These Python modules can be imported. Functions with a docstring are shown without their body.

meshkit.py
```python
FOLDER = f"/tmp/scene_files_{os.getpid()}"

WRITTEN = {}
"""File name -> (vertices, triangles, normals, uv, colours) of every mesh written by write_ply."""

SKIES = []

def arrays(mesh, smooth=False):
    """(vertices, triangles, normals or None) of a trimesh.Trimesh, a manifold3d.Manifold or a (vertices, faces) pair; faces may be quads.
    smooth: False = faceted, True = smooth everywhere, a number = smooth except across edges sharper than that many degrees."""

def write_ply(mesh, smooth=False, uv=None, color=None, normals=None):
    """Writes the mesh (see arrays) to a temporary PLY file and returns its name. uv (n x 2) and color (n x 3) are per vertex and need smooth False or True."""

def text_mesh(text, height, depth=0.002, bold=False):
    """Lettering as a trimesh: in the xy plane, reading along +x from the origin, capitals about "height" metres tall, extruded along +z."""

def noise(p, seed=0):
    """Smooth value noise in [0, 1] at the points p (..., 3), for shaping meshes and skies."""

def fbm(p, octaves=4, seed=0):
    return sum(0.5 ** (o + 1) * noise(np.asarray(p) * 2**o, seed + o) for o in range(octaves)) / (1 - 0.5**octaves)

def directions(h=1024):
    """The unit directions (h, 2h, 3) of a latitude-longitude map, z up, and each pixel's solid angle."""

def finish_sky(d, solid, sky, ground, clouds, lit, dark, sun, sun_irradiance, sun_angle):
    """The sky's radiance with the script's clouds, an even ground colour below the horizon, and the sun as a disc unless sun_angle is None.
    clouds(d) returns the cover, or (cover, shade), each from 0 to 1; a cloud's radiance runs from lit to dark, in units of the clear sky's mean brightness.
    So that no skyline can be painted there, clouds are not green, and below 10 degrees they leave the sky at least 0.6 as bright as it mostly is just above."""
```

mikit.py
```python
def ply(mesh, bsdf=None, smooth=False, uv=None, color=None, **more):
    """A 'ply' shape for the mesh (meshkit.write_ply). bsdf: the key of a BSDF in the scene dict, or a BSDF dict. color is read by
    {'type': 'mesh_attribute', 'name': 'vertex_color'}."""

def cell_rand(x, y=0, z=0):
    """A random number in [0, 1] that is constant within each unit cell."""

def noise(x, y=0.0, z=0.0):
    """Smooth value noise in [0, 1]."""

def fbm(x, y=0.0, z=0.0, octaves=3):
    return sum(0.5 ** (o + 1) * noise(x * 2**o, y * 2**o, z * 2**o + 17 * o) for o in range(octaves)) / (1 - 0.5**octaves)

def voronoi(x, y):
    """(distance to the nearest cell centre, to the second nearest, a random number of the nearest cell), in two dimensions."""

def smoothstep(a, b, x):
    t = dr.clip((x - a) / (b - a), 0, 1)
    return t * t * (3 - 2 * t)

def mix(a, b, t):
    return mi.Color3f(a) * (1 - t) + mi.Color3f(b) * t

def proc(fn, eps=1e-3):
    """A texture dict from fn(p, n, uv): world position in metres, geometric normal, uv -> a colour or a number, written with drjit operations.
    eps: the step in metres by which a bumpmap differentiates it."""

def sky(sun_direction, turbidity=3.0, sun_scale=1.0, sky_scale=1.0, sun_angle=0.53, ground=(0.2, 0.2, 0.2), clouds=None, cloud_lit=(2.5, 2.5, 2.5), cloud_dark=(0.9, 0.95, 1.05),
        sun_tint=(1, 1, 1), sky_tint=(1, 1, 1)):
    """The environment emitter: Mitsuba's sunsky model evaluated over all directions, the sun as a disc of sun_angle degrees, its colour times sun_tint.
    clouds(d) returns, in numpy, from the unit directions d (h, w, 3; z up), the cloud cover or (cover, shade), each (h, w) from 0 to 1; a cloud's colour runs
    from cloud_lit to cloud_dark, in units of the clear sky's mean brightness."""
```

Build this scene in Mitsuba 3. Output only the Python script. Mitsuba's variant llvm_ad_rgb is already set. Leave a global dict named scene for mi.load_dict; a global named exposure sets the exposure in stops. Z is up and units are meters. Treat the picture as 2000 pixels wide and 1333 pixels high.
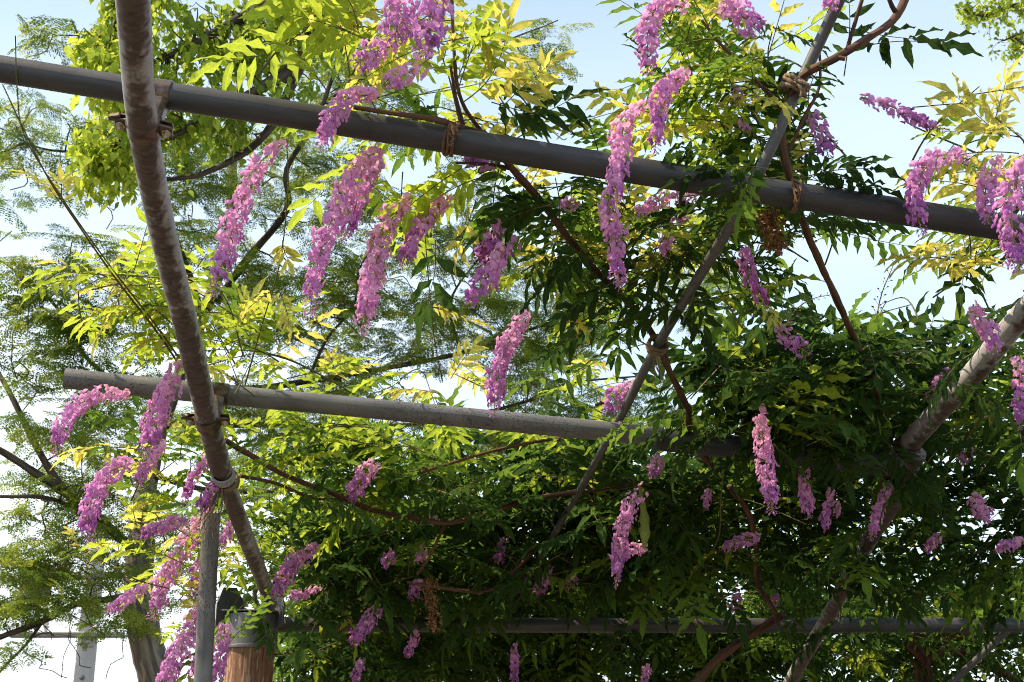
import math, random
import numpy as np, trimesh, drjit as dr, mitsuba as mi, mikit, meshkit
from mikit import proc, noise, fbm, smoothstep, mix

T = mi.ScalarTransform4f
scene, labels = {}, {}

# ---------------------------------------------------------------- camera, sky, exposure
PITCH = math.radians(18.0)
F = 2500.0                     # focal length in pixels of a 2000 pixel wide frame
EYE = np.array([0, 0, 1.6])
FWD = np.array([0, math.cos(PITCH), math.sin(PITCH)])
UPV = np.array([0, -math.sin(PITCH), math.cos(PITCH)])
RGT = np.array([1.0, 0, 0])
scene['camera'] = {'type': 'thinlens', 'fov': 2 * math.degrees(math.atan(1000 / F)), 'fov_axis': 'x',
                   'aperture_radius': 0.0014, 'focus_distance': 3.3, 'near_clip': 0.05, 'far_clip': 2000.0,
                   'to_world': T().look_at(EYE.tolist(), (EYE + FWD).tolist(), [0, 0, 1])}
exposure = 2.55
SUN = np.array([-0.60, -0.09, 0.80])


def haze_clouds(d):
    q = d * np.array([1, 1, 2.2])
    low = np.clip((0.62 - d[..., 2]) / 0.62, 0, 1)
    n = meshkit.fbm(q * 2.2 + 7, 4)
    west = np.clip(-d[..., 0] * 0.9 + 0.25, 0, 1)
    return np.clip(0.24 + 0.50 * low ** 1.6 + 0.45 * west * low + (n - 0.5) * 0.5, 0, 1)


scene['sky'] = mikit.sky(SUN.tolist(), turbidity=3, sky_scale=1.15, sky_tint=(1.02, 1.14, 1.03), clouds=haze_clouds, cloud_lit=(2.5, 2.55, 2.6), cloud_dark=(1.2, 1.25, 1.3), sun_tint=(1.0, 0.95, 0.86))


# ---------------------------------------------------------------- helpers
def shape(mesh, mat, **more):
    return mikit.ply(mesh, 'mat_' + mat, **more)


def at(px, py, d):
    return EYE + d * (FWD + (px - 1000) / F * RGT - (py - 666.5) / F * UPV)


def project(p):
    q = np.asarray(p) - EYE
    z = q @ FWD
    zz = np.where(z > 0.05, z, 0.05)
    return np.stack([1000 + F * (q @ RGT) / zz, 666.5 - F * (q @ UPV) / zz, z], -1)


def unit(v):
    v = np.asarray(v, float)
    return v / max(np.linalg.norm(v), 1e-12)


def smooth_path(pts, step=0.04):
    """Catmull-Rom through the points."""
    p = np.asarray(pts, float)
    if len(p) < 3:
        n = max(2, int(np.linalg.norm(p[-1] - p[0]) / step) + 1)
        t = np.linspace(0, 1, n)[:, None]
        return p[0] * (1 - t) + p[-1] * t
    q = np.vstack([2 * p[0] - p[1], p, 2 * p[-1] - p[-2]])
    out = []
    for i in range(1, len(q) - 2):
        a, b, c, d = q[i - 1:i + 3]
        n = max(2, int(np.linalg.norm(c - b) / step) + 1)
        t = (np.arange(n) / n)[:, None]
        out.append(0.5 * (2 * b + (c - a) * t + (2 * a - 5 * b + 4 * c - d) * t ** 2 + (3 * b - a - 3 * c + d) * t ** 3))
    return np.vstack([*out, p[-1:]])


def frames(p):
    t = np.gradient(p, axis=0)
    t /= np.maximum(np.linalg.norm(t, axis=1, keepdims=True), 1e-12)
    s = np.zeros_like(t)
    ref = np.array([0, 0, 1.0]) if abs(t[0, 2]) < 0.9 else np.array([1.0, 0, 0])
    s[0] = unit(np.cross(t[0], ref))
    for i in range(1, len(p)):
        v = s[i - 1] - t[i] * (s[i - 1] @ t[i])
        s[i] = v / max(np.linalg.norm(v), 1e-9)
    return t, s, np.cross(t, s)


def tube(p, r, n=8, caps=True, rough=0.0, seed=0):
    """(vertices, faces, uv) of a tube along p (already smooth); r a number or one per point. u runs round in metres, v along in metres."""
    p = np.asarray(p, float)
    r = np.broadcast_to(np.asarray(r, float), (len(p),))
    t, s, b = frames(p)
    a = np.linspace(0, 2 * np.pi, n + 1)
    ring = np.cos(a)[None, :, None] * s[:, None] + np.sin(a)[None, :, None] * b[:, None]
    rr = np.repeat(r[:, None], n + 1, 1)
    if rough:
        w = meshkit.noise(p[:, None] * 40 + ring * 1.3, seed) - 0.5
        w2 = meshkit.noise(p[:, None] * 12 + ring * 0.9, seed + 5) - 0.5
        rr = rr * (1 + rough * (w + w2))
    v = (p[:, None] + ring * rr[..., None]).reshape(-1, 3)
    ln = np.concatenate([[0], np.cumsum(np.linalg.norm(np.diff(p, axis=0), axis=1))])
    uv = np.stack([np.broadcast_to(a * r.mean(), (len(p), n + 1)), np.broadcast_to(ln[:, None], (len(p), n + 1))], -1).reshape(-1, 2)
    i, j = np.meshgrid(np.arange(len(p) - 1), np.arange(n), indexing='ij')
    k = i * (n + 1) + j
    f = np.stack([k, k + 1, k + n + 2, k + n + 1], -1).reshape(-1, 4)
    f = np.vstack([f[:, [0, 1, 2]], f[:, [0, 2, 3]]])
    if caps:
        for e, flip in ((0, True), (len(p) - 1, False)):
            c = len(v)
            v = np.vstack([v, v[e * (n + 1):(e + 1) * (n + 1)], p[e:e + 1]])
            uv = np.vstack([uv, uv[e * (n + 1):(e + 1) * (n + 1)], uv[e * (n + 1)][None]])
            q = np.arange(n)
            g = np.stack([c + q, c + q + 1, np.full(n, c + n + 1)], 1)
            f = np.vstack([f, g[:, ::-1] if flip else g])
    return v, f, uv


def join(meshes):
    vs, fs, k = [], [], 0
    for m in meshes:
        vs.append(m[0]); fs.append(np.asarray(m[1]) + k); k += len(m[0])
    return np.vstack(vs), np.vstack(fs)


def tm(m):
    m = m.to_mesh() if hasattr(m, 'to_mesh') else m
    if hasattr(m, 'vert_properties'):
        return np.array(m.vert_properties[:, :3]), np.array(m.tri_verts)
    return np.array(m.vertices), np.array(m.faces)


COUNT = {}


def key(base):
    n = COUNT.get(base, 0)
    COUNT[base] = n + 1
    return base if n == 0 else f'{base}_{n:03d}'


def put(base, mesh, mat, smooth=True, label=None, kind=None, uv=None):
    k = key(base)
    scene[k] = shape((mesh[0], mesh[1]), mat, smooth=smooth, uv=uv)
    e = {}
    if label: e['label'] = label
    if kind: e['kind'] = kind
    if e: labels[k] = e
    return k


def put_tube(base, pts, r, mat, n=12, step=0.05, label=None, kind=None, rough=0.0, caps=True, smoothpath=True):
    p = smooth_path(pts, step) if smoothpath else np.asarray(pts, float)
    if np.ndim(r): r = np.interp(np.linspace(0, 1, len(p)), np.linspace(0, 1, len(r)), r)
    v, f, uv = tube(p, r, n, caps, rough, len(scene))
    return put(base, (v, f), mat, True, label, kind, uv)


def thing(base, label, cat, group=None, kind=None):
    k = key(base)
    labels[k] = {'label': label, 'category': cat}
    if group: labels[k]['group'] = group
    if kind: labels[k]['kind'] = kind
    return k


# ---------------------------------------------------------------- materials
def tex(fn):
    return proc(fn)


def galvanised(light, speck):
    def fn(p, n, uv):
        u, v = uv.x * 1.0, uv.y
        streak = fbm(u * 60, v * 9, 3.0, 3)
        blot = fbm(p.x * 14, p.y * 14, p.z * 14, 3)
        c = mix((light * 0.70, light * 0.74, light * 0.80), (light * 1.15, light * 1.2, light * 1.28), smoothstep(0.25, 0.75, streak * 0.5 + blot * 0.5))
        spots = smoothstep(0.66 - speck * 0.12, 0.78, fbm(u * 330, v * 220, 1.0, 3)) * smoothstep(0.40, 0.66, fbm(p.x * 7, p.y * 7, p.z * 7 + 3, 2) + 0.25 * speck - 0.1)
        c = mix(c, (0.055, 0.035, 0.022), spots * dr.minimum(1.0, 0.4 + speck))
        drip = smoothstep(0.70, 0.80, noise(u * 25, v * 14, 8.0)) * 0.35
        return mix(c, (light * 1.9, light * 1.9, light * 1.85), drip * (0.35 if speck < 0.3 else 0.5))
    return {'type': 'principled', 'base_color': tex(fn), 'roughness': 0.52, 'metallic': 0.25, 'specular': 0.4}


def mottled(p, n, uv):
    """white zinc paint worn down to brown-black, in bands across the pipe"""
    band = fbm(uv.x * 34, uv.y * 70 + 2 * noise(uv.x * 20, uv.y * 9), 2.0, 3)
    patch = fbm(p.x * 6, p.y * 6, p.z * 6, 3)
    drip = 1 - dr.abs(uv.x - 0.050) / 0.050        # rust gathers along the lowest line of the pipe, where water runs
    worn = smoothstep(0.34, 0.60, 0.26 * band + 0.30 * noise(uv.x * 16 + 3.3, uv.y * 5, 7.0) + (patch - 0.5) * 0.4 + 0.50 * dr.clip(drip, -0.3, 0.8) + 0.25 * (fbm(uv.x * 90, uv.y * 60, 5.0, 2) - 0.5))
    clean = mix((0.24, 0.245, 0.26), (0.34, 0.345, 0.36), noise(uv.x * 40, uv.y * 30, 1.0))
    return mix(clean, mix((0.028, 0.018, 0.014), (0.085, 0.06, 0.05), noise(uv.x * 60, uv.y * 160, 4.0)), worn * 0.93)


def wood(p, n, uv):
    g = fbm(uv.x * 130, uv.y * 5, 1.0, 4)
    wob = uv.x + 0.004 * noise(uv.x * 20, uv.y * 14) + 0.002 * noise(uv.y * 60)
    crack = smoothstep(0.80, 0.87, noise(wob * 210, uv.y * 4.0, 5.0)) * smoothstep(0.35, 0.6, noise(wob * 30, uv.y * 9, 2.0))
    c = mix((0.12, 0.064, 0.038), (0.25, 0.15, 0.096), smoothstep(0.2, 0.8, 0.6 * g + 0.4 * fbm(p.x * 12, p.y * 12, p.z * 20, 3)))
    c = mix(c, (0.40, 0.27, 0.18), smoothstep(0.55, 0.8, noise(wob * 160, uv.y * 16, 9.0)) * 0.7)
    c = mix(c, (0.10, 0.035, 0.02), smoothstep(0.6, 0.75, fbm(p.x * 9, p.y * 9, p.z * 7 + 4, 3)) * 0.6)
    return mix(c, (0.035, 0.014, 0.008), crack)


def bark_fn(a, b, f=9.0):
    def fn(p, n, uv):
        g = fbm(uv.x * f * 6, uv.y * f, 2.0, 4)
        moss = smoothstep(0.55, 0.75, fbm(p.x * 5, p.y * 5, p.z * 5, 3))
        return mix(mix(a, b, smoothstep(0.3, 0.7, g)), (b[0] * 0.8, b[1] * 1.0, b[2] * 0.8), moss * 0.5)
    return fn


def leaf_bsdf(c, trans=1.15, rough=0.42, spread=0.35, veins=0.0):
    c = np.array(c)

    def fn(p, n, uv):
        a = noise(p.x * 16, p.y * 16, p.z * 16)
        b = fbm(p.x * 120, p.y * 120, p.z * 120, 2)
        col = mix((c * (1 - spread)).tolist(), (c * (1 + spread) * np.array([1.08, 1.0, 0.9])).tolist(), 0.65 * a + 0.35 * b)
        if not veins: return col
        u = dr.abs(uv.x)
        rib = 1 - smoothstep(0.02, 0.13, u)
        side = smoothstep(0.72, 0.95, dr.abs(2 * (uv.y * 9 - u * 1.1 - dr.floor(uv.y * 9 - u * 1.1)) - 1)) * 0.35
        col = mix(col, (c * 1.55 + 0.02).tolist(), dr.maximum(rib, side) * veins)
        brown = smoothstep(0.62, 0.74, fbm(p.x * 55, p.y * 55, p.z * 55, 2)) * smoothstep(0.35, 1.0, u) * 0.7
        return mix(col, (0.20, 0.10, 0.03), brown * veins)
    return {'type': 'principledthin', 'base_color': tex(fn), 'roughness': rough, 'diff_trans': trans, 'spec_trans': 0.0, 'eta': 1.45}


M = {
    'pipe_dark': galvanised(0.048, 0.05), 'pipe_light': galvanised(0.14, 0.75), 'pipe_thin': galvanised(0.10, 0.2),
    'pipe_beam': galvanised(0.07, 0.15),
    'pipe_worn': {'type': 'principled', 'base_color': tex(mottled), 'roughness': 0.6, 'specular': 0.35},
    'wood': {'type': 'principled', 'base_color': tex(wood), 'roughness': 0.8, 'specular': 0.2},
    'sheet_metal': galvanised(0.15, 0.25), 'plate_metal': galvanised(0.09, 0.4),
    'zinc': {'type': 'principled', 'base_color': tex(lambda p, n, uv: mix((0.15, 0.115, 0.085), (0.075, 0.05, 0.045), smoothstep(0.35, 0.7, fbm(p.x * 60, p.y * 60, p.z * 60, 3)))), 'roughness': 0.38, 'metallic': 0.75},
    'bolt': {'type': 'principled', 'base_color': {'type': 'rgb', 'value': [0.5, 0.44, 0.30]}, 'roughness': 0.35, 'metallic': 0.8},
    'straw': {'type': 'principled', 'base_color': tex(lambda p, n, uv: mix((0.10, 0.068, 0.042), (0.24, 0.18, 0.115), noise(p.x * 300, p.y * 300, p.z * 40))), 'roughness': 0.85},
    'rope_old': {'type': 'principled', 'base_color': tex(lambda p, n, uv: mix((0.075, 0.04, 0.022), (0.17, 0.10, 0.055), noise(p.x * 300, p.y * 300, p.z * 300))), 'roughness': 0.9},
    'wire': {'type': 'principled', 'base_color': {'type': 'rgb', 'value': [0.4, 0.35, 0.28]}, 'roughness': 0.4, 'metallic': 0.7},
    'vine_bark': {'type': 'principled', 'base_color': tex(bark_fn((0.035, 0.018, 0.012), (0.105, 0.055, 0.034), 14)), 'roughness': 0.75, 'specular': 0.3},
    'green_stem': {'type': 'principled', 'base_color': {'type': 'rgb', 'value': [0.085, 0.085, 0.028]}, 'roughness': 0.6},
    'bark': {'type': 'principled', 'base_color': tex(bark_fn((0.085, 0.074, 0.06), (0.24, 0.21, 0.165), 5)), 'roughness': 0.9},
    'dark_bark': {'type': 'principled', 'base_color': tex(bark_fn((0.03, 0.023, 0.018), (0.085, 0.068, 0.052), 7)), 'roughness': 0.9},
    'concrete': {'type': 'principled', 'base_color': tex(lambda p, n, uv: mix((0.34, 0.335, 0.31), (0.46, 0.45, 0.425), fbm(p.x * 5, p.y * 5, p.z * 2, 3))), 'roughness': 0.85},
    'pole_steel': {'type': 'principled', 'base_color': {'type': 'rgb', 'value': [0.15, 0.155, 0.15]}, 'roughness': 0.6, 'metallic': 0.2},
    'porcelain': {'type': 'principled', 'base_color': {'type': 'rgb', 'value': [0.7, 0.7, 0.68]}, 'roughness': 0.25},
    'ground': {'type': 'principled', 'base_color': tex(lambda p, n, uv: mix((0.07, 0.058, 0.042), (0.14, 0.12, 0.09), fbm(p.x * 1.5, p.y * 1.5, 0.0, 4))), 'roughness': 0.95},
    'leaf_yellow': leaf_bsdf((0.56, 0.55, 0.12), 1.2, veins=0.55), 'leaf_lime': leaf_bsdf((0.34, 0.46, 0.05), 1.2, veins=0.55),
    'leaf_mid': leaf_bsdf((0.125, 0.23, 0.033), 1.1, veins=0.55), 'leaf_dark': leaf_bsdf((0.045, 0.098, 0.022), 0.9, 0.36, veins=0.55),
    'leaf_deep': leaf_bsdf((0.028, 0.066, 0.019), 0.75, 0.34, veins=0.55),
    'frond': leaf_bsdf((0.155, 0.245, 0.042), 1.1, 0.9), 'frond_light': leaf_bsdf((0.28, 0.36, 0.06), 1.15, 0.9),
    'broad_yellow': leaf_bsdf((0.47, 0.60, 0.085), 1.15, 0.6), 'broad_green': leaf_bsdf((0.25, 0.38, 0.06), 1.15, 0.55),
    'hedge_leaf': leaf_bsdf((0.055, 0.11, 0.025), 1.0, 0.45), 'hedge_light': leaf_bsdf((0.16, 0.22, 0.04), 1.1, 0.45),
    'flower_salmon': leaf_bsdf((0.80, 0.50, 0.68), 1.0, 0.5, 0.14), 'flower_pink': leaf_bsdf((0.77, 0.45, 0.78), 1.0, 0.5, 0.14),
    'flower_mauve': leaf_bsdf((0.67, 0.35, 0.74), 1.0, 0.5, 0.16), 'flower_purple': leaf_bsdf((0.50, 0.20, 0.62), 1.0, 0.5, 0.2),
    'flower_plum': leaf_bsdf((0.34, 0.10, 0.30), 1.0, 0.5, 0.2),
    'dry': {'type': 'principled', 'base_color': tex(lambda p, n, uv: mix((0.10, 0.042, 0.02), (0.27, 0.125, 0.05), noise(p.x * 90, p.y * 90, p.z * 90))), 'roughness': 0.85},
    'flower_stem': {'type': 'principled', 'base_color': {'type': 'rgb', 'value': [0.26, 0.24, 0.10]}, 'roughness': 0.6},
    'pod': leaf_bsdf((0.17, 0.23, 0.06), 0.3, 0.5),
    'bee': {'type': 'principled', 'base_color': {'type': 'rgb', 'value': [0.05, 0.03, 0.025]}, 'roughness': 0.5},
    'bee_wing': {'type': 'principledthin', 'base_color': {'type': 'rgb', 'value': [0.25, 0.2, 0.18]}, 'roughness': 0.3, 'diff_trans': 1.2},
}
for k_, b_ in M.items():
    scene['mat_' + k_] = {'type': 'twosided', 'bsdf': b_} if b_['type'] == 'principled' else b_

# ---------------------------------------------------------------- ground
g_ = np.linspace(-1, 1, 41)
gx, gy = np.meshgrid(np.sign(g_) * np.abs(g_) ** 3 * 400, np.sign(g_) * np.abs(g_) ** 3 * 400 + 4)
gv = np.stack([gx, gy, (meshkit.fbm(np.stack([gx * .3, gy * .3, gx * 0], -1)) - .5) * 0.06], -1).reshape(-1, 3)
gi = (np.arange(40)[:, None] * 41 + np.arange(40)).ravel()
put('ground', (gv, np.stack([gi, gi + 1, gi + 42, gi + 41], 1)), 'ground', True, 'bare trodden earth under the trellis', 'structure')

# ---------------------------------------------------------------- the trellis of pipes
TR = thing('trellis', 'pipe trellis on a log post, its pipes clamped and tied under wisteria', 'trellis')
R1, R3, R2, R6 = 0.030, 0.030, 0.032, 0.0137
P1 = [at(-260, 94, 2.80), at(0, 135, 2.81), at(317, 186, 2.82), at(620, 232, 2.83), at(1330, 348, 2.85), at(1769, 415, 2.86), at(1996, 450, 2.87)]
P3a = [at(128, 739.5, 3.72), at(442, 772, 3.76), at(670, 793, 3.80), at(1176, 842, 3.86), at(1284, 853.5, 3.88)]
P3b = [at(1280, 858, 3.90), at(1500, 882, 3.92), at(1640, 900, 3.95), at(1760, 913, 3.97)]
P2 = [at(236, -330, 2.02), at(259.5, 0, 2.38), at(277, 230, 2.71), at(315, 440, 3.03), at(364, 640, 3.35), at(404, 810, 3.62), at(431, 915, 3.83)]
P2b = [at(429, 905, 3.81), at(446, 955, 3.95), at(465, 1009, 4.12), at(494, 1085, 4.48), at(516, 1140, 4.85), at(528, 1180, 5.08)]
P4a = [at(2250, 330, 3.05), at(1985, 629, 3.45), at(1904, 727, 3.62), at(1825, 812, 3.83), at(1748, 897, 4.03)]
P4b = [at(1792, 886, 3.98), at(1775, 918, 4.05), at(1738, 992, 4.22), at(1695, 1058, 4.40), at(1619, 1203, 4.95), at(1568, 1288, 5.35), at(1541, 1338, 5.6), at(1515, 1390, 5.9)]
P5 = [at(415, 1226, 5.28), at(560, 1220, 5.32), at(1200, 1222, 5.40), at(2050, 1221, 5.5)]
P6 = [at(1790, -300, 2.62), at(1640, 0, 2.86), at(1555, 180, 2.90), at(1450, 400, 2.93), at(1290, 665, 3.45), at(1202, 833, 3.97), at(1078, 1052, 4.7), at(985, 1190, 5.3)]
P7 = [at(2010, 1192, 5.46), at(1860, 1333, 5.62), at(1800, 1390, 5.7)]
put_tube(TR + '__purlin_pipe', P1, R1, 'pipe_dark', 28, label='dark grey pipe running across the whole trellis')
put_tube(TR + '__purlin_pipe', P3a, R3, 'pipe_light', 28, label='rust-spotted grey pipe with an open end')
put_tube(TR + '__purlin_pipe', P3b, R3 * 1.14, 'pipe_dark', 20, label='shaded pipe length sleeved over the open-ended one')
put_tube(TR + '__rafter_pipe', P2, R2, 'pipe_worn', 28, label='rafter pipe of worn white paint mottled with rust')
put_tube(TR + '__rafter_pipe', P2b, R2 * 0.86, 'pipe_worn', 24)
put_tube(TR + '__rafter_pipe', P4a, R2, 'pipe_worn', 24)
put_tube(TR + '__rafter_pipe', P4b, R2 * 0.88, 'pipe_worn', 24)
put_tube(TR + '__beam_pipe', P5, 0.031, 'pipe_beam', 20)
put_tube(TR + '__cane_pole', P6, [R6 * .97, R6 * .92], 'pipe_thin', 16, label='thin grey pole crossing the other pipes aslant')
put_tube(TR + '__cane_pole', P7, R6 * 1.1, 'pipe_thin', 14)
prop_top, prop_bot = at(413, 1003, 4.25), at(396, 1333, 4.16)
dn = (prop_bot - prop_top) / (prop_top[2] - prop_bot[2])
put_tube(TR + '__prop_pipe', [prop_top, prop_bot, prop_top + dn * prop_top[2]], 0.0290, 'pipe_light', 24, step=0.2, label='grey prop pipe standing upright beside the log post')


def ring_band(p0, direction, r_in, thick, length, n=28):
    """A hoop with real thickness round an axis."""
    d = unit(direction)
    prof = np.array([[r_in, -length / 2], [r_in + thick * .7, -length / 2], [r_in + thick, -length / 2 + thick * .4], [r_in + thick, length / 2 - thick * .4], [r_in + thick * .7, length / 2], [r_in, length / 2]])
    s = unit(np.cross(d, [0.3, 0.1, 0.9])); b = np.cross(d, s)
    a = np.arange(n) / n * 2 * np.pi
    v = (p0 + prof[None, :, :1] * (np.cos(a)[:, None, None] * s + np.sin(a)[:, None, None] * b) + prof[None, :, 1:] * d).reshape(-1, 3)
    k = len(prof)
    f = [[i * k + j, i * k + (j + 1) % k, ((i + 1) % n) * k + (j + 1) % k, ((i + 1) % n) * k + j] for i in range(n) for j in range(k)]
    f = np.array(f)
    return v, np.vstack([f[:, [0, 1, 2]], f[:, [0, 2, 3]]])


def rounded_plate(c, ax, ay, az, sx, sy, sz, taper=1.0):
    """A chamfered plate centred at c along the unit axes; the far x end is narrower by taper."""
    ch = min(sx, sy, sz) * .22
    pts = []
    for i in (-1, 1):
        for j in (-1, 1):
            for k in (-1, 1):
                t = taper if i > 0 else 1.0
                for e in range(3):
                    q = np.array([i * sx / 2, j * sy / 2 * t, k * sz / 2])
                    q -= np.array([i, j, k]) * ch * (np.arange(3) != e)
                    pts.append(c + q[0] * ax + q[1] * ay + q[2] * az)
    return tm(trimesh.convex.convex_hull(np.array(pts)))


def hexbolt(c, d, r, h):
    d = unit(d); s = unit(np.cross(d, [0.2, 0.5, 0.8])); b = np.cross(d, s)
    out = []
    for n, rr, z0, z1 in ((6, r, 0, h * .55), (12, r * .62, -h * 1.6, h), (14, r * 1.35, -h * .12, 0)):
        a = np.arange(n) / n * 2 * np.pi
        ring = rr * (np.cos(a)[:, None] * s + np.sin(a)[:, None] * b)
        out.append(tm(trimesh.convex.convex_hull(np.vstack([c + ring + z0 * d, c + ring * .96 + z1 * d, c + (z1 + h * .06) * d + ring * .6]))))
    return join(out)


def coupler(pa, da, ra, pb, db, rb, rot=0.0):
    """A scaffold coupler: a hoop on each of two crossing pipes, flanges, a hinge and bolts."""
    k = key(TR + '__clamp')
    da, db = unit(da), unit(db)
    nrm = unit(np.cross(da, db))
    if nrm @ (EYE - pa) < 0: nrm = -nrm
    side = unit(np.cross(da, nrm))
    put(k + '__hoop', ring_band(pa, da, ra, .0045, .044), 'zinc', 35)
    put(k + '__hoop', ring_band(pb, db, rb, .0045, .042), 'zinc', 35)
    fl = []
    for s in (-1, 1):
        fl.append(rounded_plate(pa + side * s * (ra + .014) + nrm * .002, side * s, da, nrm, .032, .040, .006, .7))
        fl.append(rounded_plate(pa + side * s * (ra + .013) - nrm * .012, side * s, da, nrm, .030, .038, .005, .75))
    fl.append(rounded_plate((pa + pb) / 2, da, side, nrm, .044, .05, abs((pb - pa) @ nrm) * .5 + .01))
    put(k + '__flange', join(fl), 'zinc', 30)
    for s in (-1, 1):
        put(k + '__bolt', hexbolt(pa + side * s * (ra + .017) + nrm * .007 + da * .002, nrm, .0075, .011), 'bolt', 30)
    put(k + '__wing', rounded_plate(pa + side * (ra + .030) - nrm * .004 - da * .012, unit(side + 0.25 * nrm), da, nrm, .026, .020, .014, .6), 'zinc', 30)


coupler(at(281, 248, 2.742), P2[3] - P2[2], R2, at(318, 186, 2.822), P1[3] - P1[2], R1)
coupler(at(406, 822, 3.64), P2[6] - P2[5], R2, at(432, 771, 3.757), P3a[2] - P3a[1], R3)
put(TR + '__collar', ring_band(at(436, 930, 3.86), P2[6] - P2[5], R2 * .9, .006, .03), 'pipe_worn', 35)
put(TR + '__collar', ring_band(at(1752, 962, 4.15), P4b[2] - P4b[1], R2 * .85, .006, .03), 'zinc', 35)
coupler(at(1757, 950, 4.11), P4b[2] - P4b[1], R2 * .88, at(1772, 872, 3.96), P4a[4] - P4a[3], R2)
put(TR + '__collar', ring_band(at(1284, 855, 3.885), P3a[4] - P3a[3], R3 * 1.02, .005, .02), 'pipe_dark', 35)

# the log post with its sheet metal cap
pc = at(490, 1267, 5.12)
RP = 0.096
post_top = np.array([pc[0], pc[1], pc[2] + .06])
a_ = np.linspace(0, 2 * np.pi, 49)
pz = np.linspace(post_top[2], -0.2, 70)
pp = np.stack([np.full(70, pc[0]) + 0.004 * np.sin(pz * 3), np.full(70, pc[1]), pz], 1)
v_, f_, uv_ = tube(pp, np.linspace(RP * .985, RP * 1.04, 70), 48, True, 0.02, 3)
put(TR + '__log_post', (v_, f_), 'wood', True, 'brown cracked log post', None, uv_)
CAP = key(TR + '__post_cap')
put(CAP, ring_band(np.array([pc[0], pc[1], pc[2] + .065]), [0, 0, 1], RP + .002, .005, .135, 48), 'sheet_metal', 35, 'bent sheet metal cap on the log post')
put(CAP + '__rim', ring_band(np.array([pc[0], pc[1], pc[2] + .004]), [0, 0, 1], RP + .007, .003, .012, 48), 'sheet_metal', 35)
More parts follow.
